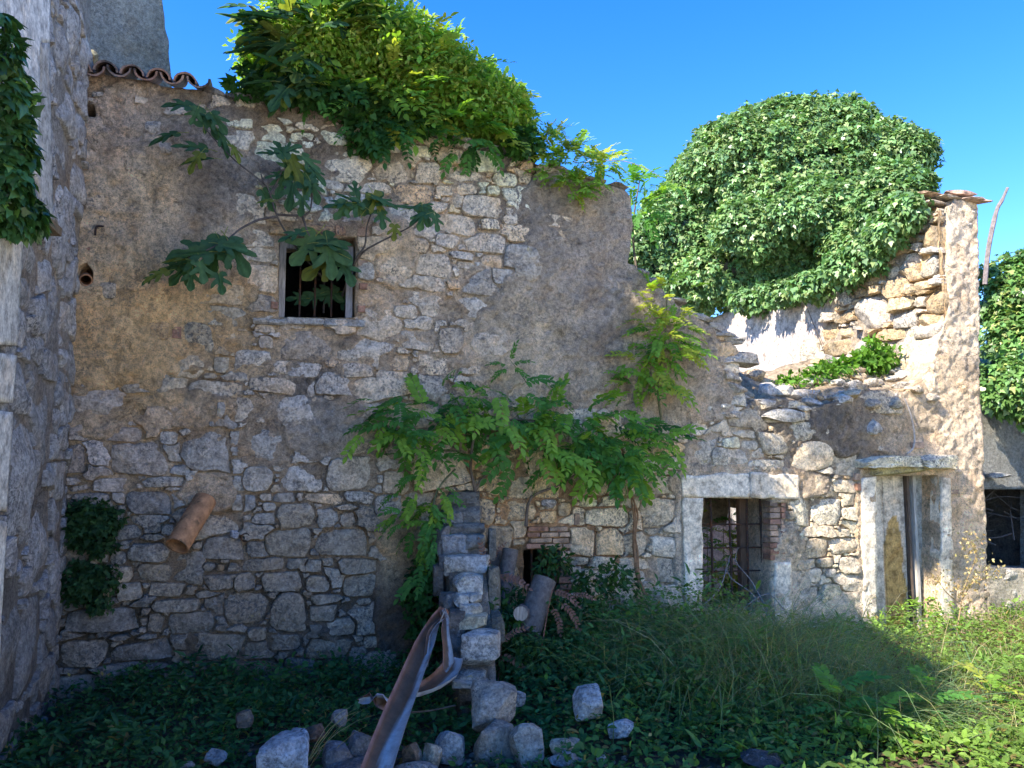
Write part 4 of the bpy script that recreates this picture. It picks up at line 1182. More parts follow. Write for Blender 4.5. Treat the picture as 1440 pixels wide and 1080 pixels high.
# tall weathered wall behind the tiles
Bp = Vector((-3.24 + .953 * .564 - .302 * 1.2, 5.9 + .302 * .564 + .953 * 1.2))
tdir = (W.w * .906 + W.n * -.423).normalized()
T = Frame((Bp.x - tdir.x * 1.6, Bp.y - tdir.y * 1.6), tdir)
tower = thing('tall_rear_wall', (Bp.x - .7, Bp.y, 0), 'tall weathered grey plastered wall rising behind the roof tiles, top left', 'wall')
tp = rough_poly([(0, 2.0), (1.6, 2.0), (1.6, 4.0), (T.hit(242, 112)[0], T.hit(242, 112)[1]), (T.hit(228, 0)[0], T.hit(228, 0)[1]), (T.hit(214, -110)[0], T.hit(214, -110)[1]), (0, T.hit(214, -110)[1])], .02, 25)
sheet('plaster', T, tp, [], .022, lambda a, z: .03 * fbm(a * 5, z * 3, 33, 4) + .012 * fbm(a * 18, z * 10, 34, 3),
      lambda a, z: np.array([.44, .41, .35]) * (1 + .8 * fbm(a * 6, z * 2, 35, 5)[..., None]), 1.2, M_PLASTER, tower)
o_ = from_parts('loose_block', [rock_part(W.pt(122, 79, -.25), (.2, .2, .15), boxy=.8, colr=(.40, .36, .22), seed=200)], M_STONE); tag(o_, 'mossy yellowish stone block lying on the roof tiles, top left', 'stone')

# ---------------------------------------------------------------- stub wall standing out from the front
stub = thing('stub_wall', (-.33, 6.1, 0), 'narrow ruined stub wall stepping down towards the viewer, topped with pale blocks', 'wall')
P0 = Vector((-.47, 6.95)); P1 = Vector((-.215, 5.5)); wd = (P1 - P0).normalized()
def stub_z(t): return np.interp(t, [0, .12, .3, .5, .7, .85, 1.0], [1.50, 1.44, 1.16, .92, .62, .42, .12])
def stub_mesh():
    nt_, nr = 40, 30
    V = []; C = []
    for i in range(nt_):
        t = i / (nt_ - 1)
        p = P0 + (P1 - P0) * t
        for j in range(nr):
            u = j / (nr - 1)
            # cross section: left face up, over the top, right face down
            zt_ = float(stub_z(t)); hw = .125 + .035 * (1 - t)
            if u < .42: x = -hw; z = -.25 + (zt_ + .25) * (u / .42)
            elif u < .58: x = -hw + 2 * hw * (u - .42) / .16; z = zt_
            else: x = hw; z = zt_ - (zt_ + .25) * (u - .58) / .42
            nx = .05 * float(fbm(np.array([t * 9]), np.array([z * 6 + (3 if u > .5 else 0)]), 21, 4)[0])
            q = Vector((p.x + wd.y * -1 * 0 + (x + nx * (1 if x > 0 else -1)) * 1.0, p.y, z + nx))
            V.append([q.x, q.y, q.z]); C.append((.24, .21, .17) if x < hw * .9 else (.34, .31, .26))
    idx = np.arange(nt_ * nr).reshape(nt_, nr)
    F = np.stack([idx[:-1, :-1], idx[1:, :-1], idx[1:, 1:], idx[:-1, 1:]], -1).reshape(-1, 4)
    V = np.array(V); C = np.array(C) * (1 + .8 * fbm(V[:, 1] * 6, V[:, 2] * 6, 3, 4)[:, None])
    # close the near end
    ring = idx[-1, :]
    V = np.concatenate([V, [V[ring].mean(0)]]); C = np.concatenate([C, [C[0]]])
    F3 = np.stack([ring[:-1], ring[1:], np.full(nr - 1, len(V) - 1)], 1)
    return link('mortar_body', mesh_np('mortar_body', V, [F, F3], C), M_PLASTER, stub)
stub_mesh()
SB = [  # x, y, width px, height px, depth t along the wall, colour
    (646, 700, 50, 16, .06, (.22, .21, .19)), (650, 722, 48, 18, .12, (.24, .23, .22)), (636, 727, 26, 20, .18, (.36, .36, .36)), (655, 744, 46, 16, .24, (.24, .23, .21)), (640, 766, 34, 28, .32, (.36, .36, .36)),
    (664, 762, 30, 20, .34, (.26, .26, .24)), (655, 795, 56, 26, .44, (.55, .54, .50)), (628, 795, 24, 26, .40, (.24, .22, .20)), (656, 820, 40, 26, .54, (.64, .61, .54)), (646, 844, 20, 18, .62, (.60, .57, .51)), (664, 840, 22, 14, .60, (.55, .52, .46)),
    (660, 856, 30, 14, .66, (.58, .55, .48)), (658, 874, 46, 20, .72, (.56, .53, .40)), (674, 912, 52, 42, .86, (.60, .58, .55)), (640, 880, 22, 40, .72, (.18, .16, .14)), (634, 915, 26, 44, .76, (.18, .16, .14)), (690, 765, 10, 40, .3, (.20, .20, .18)),
    (663, 948, 34, 10, .9, (.52, .49, .43)), (660, 960, 46, 10, .95, (.50, .48, .42)), (694, 830, 14, 60, .5, (.22, .21, .17)), (698, 885, 16, 40, .7, (.22, .21, .17)), (628, 850, 22, 30, .6, (.2, .18, .16)), (620, 760, 18, 40, .3, (.2, .18, .16)), (616, 815, 16, 40, .4, (.18, .16, .14))]
for i, (x, y, w_, h_, t, c) in enumerate(SB):
    Y = 6.9 - 1.45 * t - .02
    P = at(x, y, Y)
    s_ = Y / FPX
    c = tuple(.85 * q for q in c)
    from_parts('stone', [rock_part(P + Vector((.01, .035, 0)), (w_ * s_ * 1.22, .30, h_ * s_ * 1.22), rot=random.uniform(-.12, .12), tilt=(random.uniform(-.05, .05), 0), boxy=1.0, cuts=7, dmin=.86, rough=.022, colr=c, seed=210 + i, sub=4)], M_STONE, stub)

# ---------------------------------------------------------------- loose rocks
ROCKS = [
 (692, 992, 5.05, 66, 66, (.40, .36, .31), 'square mottled grey boulder at the foot of the stub wall'),
 (740, 1046, 4.75, 46, 62, (.40, .38, .34), 'upright whitish boulder leaning right of the square mottled boulder'),
 (695, 1050, 4.85, 60, 70, (.30, .27, .23), 'dark brown boulder under the square mottled boulder'),
 (828, 984, 5.15, 46, 44, (.52, .51, .50), 'pale boulder lying alone in the weeds, middle of the foreground'),
 (873, 1021, 4.95, 40, 22, (.50, .52, .54), 'low bluish stone half sunk in the weeds right of the pale boulder'),
 (791, 1050, 4.75, 36, 26, (.60, .52, .38), 'small cream angular stone near the bottom centre'),
 (806, 1040, 4.8, 18, 14, (.40, .37, .31), 'tiny brown stone behind the cream angular stone'),
 (846, 1064, 4.65, 14, 18, (.58, .56, .52), 'tiny white upright stone at the bottom edge right of centre'),
 (797, 1066, 4.65, 50, 24, (.42, .42, .42), 'flat grey stone in front of the cream angular stone'),
 (398, 1064, 4.55, 78, 56, (.56, .57, .60), 'large whitish blue boulder at the bottom edge left of the rusty sheet'),
 (416, 1038, 4.75, 30, 32, (.48, .48, .52), 'pointed top stone behind the large whitish blue boulder'),
 (474, 1060, 4.65, 48, 34, (.24, .25, .28), 'dark slate grey stone between whitish boulder and rusty sheet'),
 (506, 1052, 4.7, 42, 50, (.20, .21, .23), 'dark stone touching the rusty sheet on its left side'),
 (500, 1078, 4.5, 60, 20, (.22, .22, .24), 'flat dark stone at the bottom edge under the slate grey stone'),
 (580, 1056, 4.7, 32, 28, (.26, .19, .13), 'brown broken stone right of the rusty sheet'),
 (609, 1058, 4.7, 27, 30, (.52, .42, .30), 'tan angular stone right of the brown broken stone'),
 (633, 1046, 4.8, 44, 44, (.40, .40, .40), 'grey blocky stone behind the tan angular stone'),
 (586, 1080, 4.5, 60, 22, (.34, .34, .34), 'flat grey stone at the bottom edge below the tan stone'),
 (478, 1006, 4.95, 26, 22, (.36, .33, .31), 'small round brownish stone left of the rusty sheet'),
 (441, 1028, 4.85, 32, 20, (.20, .13, .09), 'reddish brown shard behind the slate grey stone'),
 (305, 1062, 4.6, 30, 18, (.30, .33, .36), 'bluish flat stone poking out of the dark creepers, bottom left'),
 (262, 1074, 4.55, 24, 12, (.38, .37, .34), 'small grey pebble at the bottom edge in the dark creepers'),
 (345, 1006, 5.0, 26, 22, (.22, .18, .14), 'brown stone among the dark creepers left of centre'),
 (728, 978, 5.3, 22, 20, (.46, .46, .46), 'small pale stone just behind the square mottled boulder'),
 (1072, 1066, 4.6, 70, 26, (.06, .065, .07), 'dark rounded stone at the bottom edge under the leafy plants'),
 (1330, 878, 8.2, 40, 10, (.50, .44, .36), 'flat pale stone in front of the door pier'),
]
for i, (x, y, Y, w_, h_, c, lab) in enumerate(ROCKS):
    s_ = Y / FPX
    P = at(x, y, Y)
    P.z = max(P.z - .015, gz1(P.x, P.y) + h_ * s_ * .12)
    o_ = from_parts('rock', [rock_part(P, (w_ * s_ * 1.08, w_ * s_ * .9, h_ * s_ * 1.12), rot=random.uniform(-.5, .5), tilt=(random.uniform(-.25, .25), random.uniform(-.2, .2)), boxy=.75, cuts=14, colr=tuple(q * .85 for q in c), seed=400 + i, sub=4, rough=.028, dmin=.66)], M_STONE, sharp=42)
    tag(o_, lab, 'rock', 'loose rocks in the weeds')

# small rubble around the boulders: uncountable
parts = []
for k in range(420):
    x = random.gauss(560, 150); y = random.uniform(1010, 1085)
    Y = random.uniform(4.35, 5.1); P = at(x, 1000, Y); P.z = gz1(P.x, P.y) + .005
    w_ = random.uniform(.015, .06)
    parts.append(rock_part(P, (w_, w_ * .9, w_ * .6), rot=random.uniform(0, 6), sub=1, cuts=4, boxy=.5, colr=tuple(np.array(random.choice([(.3, .29, .28), (.24, .2, .16), (.4, .38, .35)])) * random.uniform(.6, 1.1)), seed=k))
o_ = from_parts('rubble', parts, M_STONE); o_['kind'] = 'stuff'

# ---------------------------------------------------------------- rusty bent sheet metal
def strip(cent, widths, sag, thick, name, parent, twist=None, flange=0.02):
    """a bent channel of sheet metal along a path: raised edges, shallow hollow, real thickness"""
    cent = [Vector(c) for c in cent]
    n = len(cent); V = []; f4 = []
    m = 13
    for i in range(n):
        t = (cent[min(i + 1, n - 1)] - cent[max(i - 1, 0)]).normalized()
        side_ = Vector((1, 0, 0)); side_ = (side_ - t * side_.dot(t)).normalized()
        if twist: side_ = (Matrix.Rotation(twist[min(i, len(twist) - 1)], 3, t) @ side_)
        nn = side_.cross(t); 
        if nn.y > 0: nn = -nn
        for layer in (0, 1):
            for j in range(m):
                u = j / (m - 1) * 2 - 1
                h = sag * (u * u) + (flange if abs(u) > .98 else 0)
                V.append(cent[i] + side_ * (u * widths[i] / 2) + nn * (h - layer * thick) + Vector((0, 0, random.uniform(-.0015, .0015))))
    def vid(i, l, j): return (i * 2 + l) * m + j
    for i in range(n - 1):
        for j in range(m - 1):
            f4.append([vid(i, 0, j), vid(i, 0, j + 1), vid(i + 1, 0, j + 1), vid(i + 1, 0, j)])
            f4.append([vid(i, 1, j), vid(i + 1, 1, j), vid(i + 1, 1, j + 1), vid(i, 1, j + 1)])
        for j in (0, m - 1): f4.append([vid(i, 0, j), vid(i, 1, j), vid(i + 1, 1, j), vid(i + 1, 0, j)])
    for i in (0, n - 1):
        for j in range(m - 1): f4.append([vid(i, 0, j), vid(i, 0, j + 1), vid(i, 1, j + 1), vid(i, 1, j)])
    V = np.array([list(q) for q in V])
    u = np.tile(np.tile(np.linspace(-1, 1, m), 2), n); t = np.repeat(np.arange(n), 2 * m) / max(n - 1, 1)
    k = np.clip((.15 - u + 1.6 * fbm(t * 9, u * .8 + 3, 12, 3)) * 4, 0, 1) * (u > -.95)
    k = np.where(u > -.9, k, .35)
    C = np.array([[.40, .41, .42]]) * (1 - k[:, None]) + np.array([[.15, .075, .04]]) * k[:, None]
    C[u < -.9] = (.30, .20, .20)
    return from_parts(name, [(V, [], f4, C)], M_SHEET, parent, sharp=40)
gut = thing('bent_gutter', at(540, 1075, 4.35), 'long rusty bent zinc gutter leaning against the stub wall', 'gutter')
strip(smooth_path([at(524, 1110, 4.15), at(548, 1040, 4.4), at(575, 970, 4.75), at(597, 915, 5.05), at(612, 880, 5.25), at(624, 862, 5.35)], 4), list(np.interp(np.linspace(0, 1, 21), [0, .3, .6, .8, 1], [.165, .15, .125, .07, .035])), .03, .003, 'channel', gut, flange=.022)
strip(smooth_path([at(622, 858, 5.32), at(628, 872, 5.28), at(626, 890, 5.2), at(629, 915, 5.15), at(631, 932, 5.12), at(627, 945, 5.1)], 3), list(np.interp(np.linspace(0, 1, 16), [0, .4, .8, 1], [.04, .05, .07, .015])), .012, .003, 'torn_flap', gut, twist=[.3 * math.sin(i * .6) for i in range(16)], flange=.003)
strip(smooth_path([at(626, 868, 5.33), at(612, 880, 5.2), at(603, 895, 5.1), at(600, 925, 5.0), at(601, 938, 4.98)], 3), list(np.interp(np.linspace(0, 1, 13), [0, .3, .8, 1], [.03, .022, .028, .01])), .008, .003, 'torn_flap', gut, flange=.002)
from_parts('crumpled_end', [rock_part(at(624, 866, 5.33), (.07, .05, .10), boxy=.1, colr=(.3, .12, .06), seed=9, rough=.12, sub=3)], M_SHEET, gut)
o_ = strip(smooth_path([at(505, 982, 5.0), at(530, 980, 5.0), at(552, 985, 5.02), at(600, 972, 5.15), at(630, 950, 5.3), at(642, 925, 5.4)], 3), list(np.interp(np.linspace(0, 1, 16), [0, .15, .4, .8, 1], [.02, .07, .10, .14, .10])), .02, .003, 'metal_strip', None)
tag(o_, 'dull grey curved metal strip lying behind the rusty gutter', 'metal strip')

# ---------------------------------------------------------------- logs in front of the cellar hole
def log(p0, p1, r, label, seg=14, top=(.30, .25, .20)):
    p0 = Vector(p0); p1 = Vector(p1)
    n = 7; pts = [p0 + (p1 - p0) * k / (n - 1) for k in range(n)]
    root = thing('log', p0, label, 'log', 'cut logs by the wall')
    b = tube_part(pts, [r * (1.05 - .08 * k / (n - 1)) for k in range(n)], seg, (.13, .115, .105), cap=False, wob=.06)
    from_parts('bark', [b], M_BARK, root)
    ax = (p1 - p0).normalized(); u = ax.orthogonal().normalized(); v = ax.cross(u)
    V = [list(p1 - ax * .004)]; f3 = []
    for k in range(seg):
        a = 2 * math.pi * k / seg; V.append(list(p1 + (u * math.cos(a) + v * math.sin(a)) * r * .95))
    for k in range(seg): f3.append([0, 1 + k, 1 + (k + 1) % seg])
    from_parts('cut_end', [(np.array(V), f3, [], colarr(top, len(V)))], M_WOOD, root)
log(at(702, 868, 6.55), at(718, 772, 6.65), .066, 'tall thin dark log leaning on the wall left of the stump')
log(at(742, 890, 6.2), at(766, 814, 6.35), .092, 'thick grey log standing slanted in front of the cellar hole')
log(at(738, 858, 6.5), at(732, 863, 6.0), .056, 'short log lying end-on, its round cut face to the viewer', top=(.36, .30, .24))
log(at(694, 860, 6.7), at(690, 776, 6.8), .10, 'broad brown log half hidden beside the stub wall')


# =================================================================== VEGETATION
def nrm(v): return v / np.maximum(np.linalg.norm(v, axis=-1, keepdims=True), 1e-9)
T_OV4 = (np.array([[0, 0, 0], [.45, .27, .07], [1, 0, -.04], [.45, -.27, .07]]), np.array([[0, 2, 1], [0, 3, 2]]))
T_OV8 = (np.array([[0, 0, 0], [.28, .22, .05], [.62, .22, .05], [1, 0, -.10], [.62, -.22, .05], [.28, -.22, .05], [.5, 0, 0]]), np.array([[0, 6, 1], [1, 6, 2], [2, 6, 3], [0, 5, 6], [5, 4, 6], [4, 3, 6]]))
T_IVY = (np.array([[0, 0, 0], [-.12, .34, .03], [.24, .50, -.02], [.46, .24, .06], [1, 0, -.10], [.46, -.24, .06], [.24, -.50, -.02], [-.12, -.34, .03], [.35, 0, .03]]),
         np.array([[0, 8, 1], [1, 8, 2], [2, 8, 3], [3, 8, 4], [4, 8, 5], [5, 8, 6], [6, 8, 7], [7, 8, 0]]))
T_LAN = (np.array([[0, 0, 0], [.35, .13, .03], [.75, .09, .0], [1, 0, -.12], [.75, -.09, .0], [.35, -.13, .03]]), np.array([[0, 2, 1], [0, 3, 2], [0, 4, 3], [0, 5, 4]]))

def leaves_geo(P, D, Nn, S, tmpl, C):
    P = np.asarray(P, float); n = len(P)
    D = nrm(np.asarray(D, float)); Nn = np.asarray(Nn, float)
    Nn = nrm(Nn - (Nn * D).sum(1, keepdims=True) * D); B = np.cross(Nn, D)
    tv, tf = tmpl; k = len(tv)
    S = np.broadcast_to(np.asarray(S, float), (n,))[:, None, None]
    V = P[:, None, :] + S * (tv[None, :, 0:1] * D[:, None] + tv[None, :, 1:2] * B[:, None] + tv[None, :, 2:3] * Nn[:, None])
    F = (tf[None] + (np.arange(n) * k)[:, None, None]).reshape(-1, 3)
    return V.reshape(-1, 3), F, np.zeros((0, 4), int), np.repeat(np.asarray(C, float), k, 0)

def rcol(base, n, var=.25, hue=.10, alt=None, altp=0.0):
    c = np.tile(np.asarray(base, float), (n, 1)) * np.exp(rng.normal(0, var, (n, 1)))
    c[:, 0] *= np.exp(rng.normal(0, hue, n)); c[:, 2] *= np.exp(rng.normal(0, hue, n))
    if alt is not None:
        m = rng.random(n) < altp
        c[m] = np.asarray(alt) * np.exp(rng.normal(0, .2, (m.sum(), 1)))
    return c

def lobe_k(d, seed, bumps, fine):
    k = 1 + bumps * 2 * (fbm(d[:, 0] * 2.2 + seed, d[:, 2] * 2.2 + d[:, 1] * 1.7, seed, 3))
    if fine:                                        # bunches with dark clefts between them
        q = np.abs(fbm(d[:, 0] * 5 + seed, d[:, 2] * 5 + d[:, 1] * 4, seed + 1, 3)) * 2
        k = k + fine * np.clip(q * 3.5, 0, 1) - fine
    return k

def lobe_leaves(center, radii, nclump, per, size, base, tmpl, clump_r, up=.35, alt=None, altp=0, droop=.5, shell=(.8, 1.02), seed=1, face=None, bumps=.16, fine=0.0):
    """leaf rosettes spread through the outer shell of an uneven lobe"""
    c = np.asarray(center, float); r = np.asarray(radii, float)
    d = nrm(rng.normal(size=(nclump, 3)))
    if face is not None:
        f = np.asarray(face, float); k = (d @ f) < -0.25; d[k] -= 2 * (d[k] @ f)[:, None] * f
    k = lobe_k(d, seed, bumps, fine)
    P = c + d * r * (k * rng.uniform(shell[0], shell[1], nclump))[:, None]
    out = nrm(d / r)
    P = np.repeat(P, per, 0); O = np.repeat(out, per, 0); n = len(P)
    q = nrm(rng.normal(size=(n, 3)) + O * .9 + np.array([0, 0, up]))
    pos = P + q * (clump_r * rng.uniform(.25, 1.0, n) ** .7)[:, None]
    tip = nrm(q * .8 + rng.normal(size=(n, 3)) * .5 + np.array([0, 0, -droop]))
    nn = nrm(q * .7 + O * .6 + np.array([0, 0, .5]) + rng.normal(size=(n, 3)) * .35)
    # each clump has its own tint
    ct = np.repeat(np.exp(rng.normal(0, .18, (nclump, 1))), per, 0)
    C = rcol(base, n, .15, .07, alt, altp) * ct
    return leaves_geo(pos, tip, nn, size * rng.uniform(.65, 1.25, n), tmpl, C)

def core_geo(center, radii, colr, seed=1, sub=3):  # near-black solid blob standing in for the shade deep inside the leaves
    V, F = ico(sub); V = V.copy()
    k = 1 + .25 * fbm(V[:, 0] * 2.2 + seed, V[:, 2] * 2.2 + V[:, 1] * 1.7, seed, 3)
    V = V * k[:, None] * np.asarray(radii) + np.asarray(center)
    return V, F, np.zeros((0, 4), int), colarr(colr, len(V))

def bake(name, parts, mat, parent=None, smooth=False):
    V, F, C = join_np(parts)
    return link(name, mesh_np(name, V, F, C, smooth=smooth), mat, parent)

def blades_geo(P, D, L, Wd, C, bend=.5, seg=4):
    """grass blades: tapering strips that arch over"""
    P = np.asarray(P, float); n = len(P); D = nrm(np.asarray(D, float))
    H = D.copy(); H[:, 2] = 0; H = nrm(H + rng.normal(size=(n, 3)) * [.3, .3, 0])
    B = nrm(np.cross(H, np.array([0, 0, 1.0])) + rng.normal(size=(n, 3)) * .4)
    L = np.broadcast_to(L, (n,)); bend = np.broadcast_to(bend, (n,))
    V = []
    for k in range(seg + 1):
        t = k / seg
        p = P + D * (L * t)[:, None] + H * (L * bend * t * t)[:, None] * .6 - np.array([0, 0, 1.0]) * (L * bend * t * t * t)[:, None] * .55
        w = Wd * (1 - t) ** .7 * .5 + .0004
        V += [p - B * w, p + B * w]
    m = 2 * (seg + 1)
    V = np.stack(V, 1).reshape(-1, 3)
    q = np.array([[2 * k, 2 * k + 1, 2 * k + 3, 2 * k + 2] for k in range(seg)])
    F = (q[None] + (np.arange(n) * m)[:, None, None]).reshape(-1, 4)
    return V, np.zeros((0, 3), int), F, np.repeat(C, m, 0)

# ---- compound (pinnate) leaf, a few shared meshes
def pinnate_mesh(name, npair, leaf_l, colr, seed, tmpl=T_OV8, droop=.35, sway=.1):
    r_ = np.random.default_rng(seed)
    P = []; D = []; Nn = []; S = []
    def curve(t): return np.array([t, sway * math.sin(t * 2.5), .12 * math.sin(t * 2.2) - droop * t * t])
    for k in range(npair):
        t = .18 + .78 * k / npair
        c = curve(t)
        for s in (-1, 1):
            P.append(c); D.append(np.array([.55 + .3 * t, s * .85, -.12 - r_.uniform(0, .25)]) + r_.normal(size=3) * .1); Nn.append(np.array([.1, -s * .15, 1.0]) + r_.normal(size=3) * .15)
            S.append(leaf_l * (1 - .25 * abs(t - .5)) * r_.uniform(.85, 1.1))
    P.append(curve(.96)); D.append(np.array([1, 0, -.5])); Nn.append(np.array([0, 0, 1.0])); S.append(leaf_l)
    n = len(P)
    C = np.tile(np.array(colr), (n, 1)) * np.exp(r_.normal(0, .12, (n, 1)))
    g = leaves_geo(P, D, Nn, S, tmpl, C)
    tb = tube_part([Vector(curve(t)) for t in np.linspace(0, .97, 6)], .006, 3, tuple(np.array(colr) * [1.2, 1.0, .8]), cap=False)
    V, F, CC = join_np([g, (tb[0], np.zeros((0, 3), int), tb[2], tb[3])])
    me = mesh_np(name, V, F, CC, smooth=False); me.materials.append(M_LEAF)
    return me
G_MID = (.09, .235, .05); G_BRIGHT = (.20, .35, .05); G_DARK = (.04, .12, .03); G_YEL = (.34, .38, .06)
PIN = {k: [pinnate_mesh('wisteria_leaf', 6 + (i % 2), .30, c, 50 + i + 10 * j, sway=(-.12, .1, .02)[i % 3], droop=(.25, .45, .6)[i % 3]) for i in range(3)] for j, (k, c) in enumerate([('mid', G_MID), ('bright', G_BRIGHT), ('dark', G_DARK), ('yel', G_YEL)])}
RED = [pinnate_mesh('red_leaf', 8, .17, (.24, .13, .10), 90 + i, droop=.5) for i in range(2)]

def place_leaf(root, mesh, P, tip, up, scale, name='leaf'):
    o = bpy.data.objects.new(name, mesh); col.objects.link(o); o.parent = root
    t = Vector(tip).normalized(); u = Vector(up); u = (u - t * u.dot(t)); u = u.normalized() if u.length > 1e-4 else t.orthogonal()
    b = u.cross(t)
    M = Matrix((t, b, u)).transposed()
    o.rotation_euler = M.to_euler(); o.location = Vector(P) - root.location
    o.scale = (scale,) * 3
    return o

def pin_cloud(root, spots, n, scale, kinds, bias=(0, -.4, -.1), spread=.8, up=(0, -.5, 1), rnd=random):
    """spots: list of (point, radius vector); leaves radiate out of each spot"""
    wts = [max(.02, s[1][0] * s[1][2]) for s in spots]
    for k in range(n):
        c, r = random.choices(spots, wts)[0]
        d = Vector((random.gauss(0, 1), random.gauss(0, 1), random.gauss(0, 1))).normalized()
        P = Vector(c) + Vector((d.x * r[0], d.y * r[1], d.z * r[2])) * random.uniform(.3, 1) ** .5
        tip = Vector((d.x * spread, d.y * spread * .7, d.z * spread * .6)) + Vector(bias) + Vector((random.gauss(0, .25), random.gauss(0, .2), random.gauss(0, .2)))
        u = Vector(up) + Vector((random.gauss(0, .35), random.gauss(0, .3), random.gauss(0, .2)))
        place_leaf(root, random.choice(PIN[random.choice(kinds)]), P, tip, u, scale * random.uniform(.7, 1.2))

def stems(root, paths, r0, colr, mat=None, name='stem'):
    for i, p in enumerate(paths):
        pp = smooth_path(p, 4)
        rr = [r0 * (1 - .6 * k / (len(pp) - 1)) for k in range(len(pp))]
        from_parts(name, [tube_part(pp, rr, 6, colr, wob=.1)], mat or M_BARK, root, sharp=60)

# ---- wisteria hanging across the middle of the wall
def wspots(lst, s=0.2, fr=W):
    out = []
    for (x, y, rx, ry) in lst:
        P = fr.pt(x, y, s); k = P.y / FPX
        out.append((P, (rx * k, .10, ry * k)))
    return out
vine = thing('wisteria_vine', W.pt(700, 640, 0), 'green wisteria sprawling across the middle of the wall above the stub wall', 'vine')
pin_cloud(vine, wspots([(555, 570, 40, 28), (550, 600, 40, 25), (575, 630, 30, 18), (620, 560, 60, 22), (600, 590, 50, 25), (690, 545, 60, 18), (690, 580, 60, 22), (745, 620, 55, 40), (735, 590, 60, 25), (800, 590, 60, 25), (850, 600, 50, 28), (860, 640, 55, 35), (900, 640, 35, 28), (790, 640, 30, 30), (640, 600, 30, 20), (900, 630, 40, 25), (880, 655, 30, 25), (925, 615, 20, 15)],   .22), 190, .27, ['mid', 'bright', 'bright', 'mid'], bias=(0, -.45, -.12), spread=1.0)
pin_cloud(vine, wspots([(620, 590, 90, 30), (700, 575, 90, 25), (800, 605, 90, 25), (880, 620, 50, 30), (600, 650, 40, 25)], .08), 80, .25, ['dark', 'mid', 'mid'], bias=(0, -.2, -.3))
stems(vine, [[W.pt(672, 730, .03), W.pt(668, 690, .05), W.pt(662, 650, .06), W.pt(675, 600, .1), W.pt(730, 590, .12), W.pt(850, 600, .12)], [W.pt(668, 690, .05), W.pt(700, 640, .06), W.pt(705, 620, .1), W.pt(600, 590, .15)], [W.pt(740, 740, .02), W.pt(747, 700, .05), W.pt(790, 680, .08), W.pt(850, 640, .12)]], .016, (.16, .12, .09))
vine2 = thing('wisteria_shoots', W.pt(590, 700, 0), 'wisteria shoots hanging down beside the left face of the stub wall', 'vine')
pin_cloud(vine2, wspots([(590, 690, 35, 25), (585, 730, 30, 25), (585, 765, 28, 22), (600, 800, 15, 25), (605, 700, 25, 25), (610, 745, 12, 35)], .28), 56, .19, ['mid', 'bright', 'mid'], bias=(-.1, -.4, -.35))
stems(vine2, [[W.pt(640, 660, .2), W.pt(615, 690, .28), W.pt(605, 740, .26), W.pt(603, 800, .2), W.pt(598, 880, .15)]], .010, (.12, .13, .07))
g = lobe_leaves(W.pt(600, 850, .15), (.14, .12, .40), 90, 9, .05, G_DARK, T_IVY, .07)
bake('foliage', [g], M_LEAF, vine2)
# ---- bright climber on the slope of the wall
climb = thing('climber', W.pt(930, 560, 0), 'bright green climber growing up the sloping edge of the tall wall', 'vine')
pin_cloud(climb, wspots([(940, 420, 35, 22), (935, 460, 35, 25), (950, 480, 35, 28), (925, 500, 40, 28), (935, 525, 35, 24), (900, 530, 30, 20)], .16), 95, .21, ['bright', 'bright', 'yel', 'yel'], bias=(.05, -.4, .1))
pin_cloud(climb, wspots([(900, 550, 35, 18), (890, 520, 30, 30), (925, 480, 30, 40)], .05), 40, .2, ['mid', 'bright'], bias=(0, -.3, -.2))
stems(climb, [[W.pt(930, 590, .05), W.pt(925, 540, .08), W.pt(935, 480, .08), W.pt(938, 410, .05)]], .012, (.15, .14, .07))
sp_ = thing('wisteria_sprig', W.pt(718, 505, .05), 'single small wisteria sprig alone on the plaster above the vine', 'sprig')
for (x, y, tx, tz) in [(715, 515, -.7, .1), (720, 512, .8, .2), (722, 516, .7, -.4), (716, 518, -.6, -.4), (718, 508, .1, .6), (770, 545, .8, .3)]:
    place_leaf(sp_, PIN['mid'][0], W.pt(x, y, .08), (tx, -.3, tz), (0, -.6, 1), .17)
stems(sp_, [[W.pt(745, 545, .05), W.pt(728, 520, .08), W.pt(716, 505, .08)]], .004, (.13, .16, .06))

# ---- shrubs on the top of the tall wall
SHR = [(470, 60, 95, 85, .9), (540, 95, 85, 75, .8), (600, 125, 75, 62, .7), (655, 155, 62, 48, .6), (700, 178, 42, 30, .5), (420, 100, 75, 50, .9)]
cm = thing('creeper_thicket', W.p(2.6, 4.5, -.4), 'large sunlit creeper thicket with fluffy white seed heads on top of the tall wall', 'shrub')
pts_ = []
for i, (x, y, rx, ry, dp) in enumerate(SHR):
    P = W.pt(x, y, -.30); k = P.y / FPX
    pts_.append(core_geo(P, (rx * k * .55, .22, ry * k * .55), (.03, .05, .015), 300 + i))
    pts_.append(lobe_leaves(P, (rx * k * .95, .50, ry * k * .95), 520, 14, .055, (.26, .38, .06), T_OV4, .12, up=.6, alt=(.40, .42, .09), altp=.25, seed=310 + i, shell=(.55, 1.1), bumps=.42))
    pts_.append(lobe_leaves(P + Vector((0, 0, .05)), (rx * k * .8, .5, ry * k * .8), 220, 10, .085, (.20, .35, .055), T_OV8, .14, up=.6, seed=340 + i, shell=(.7, 1.15), bumps=.42))
bake('foliage', pts_, M_LEAF, cm)
hd = []
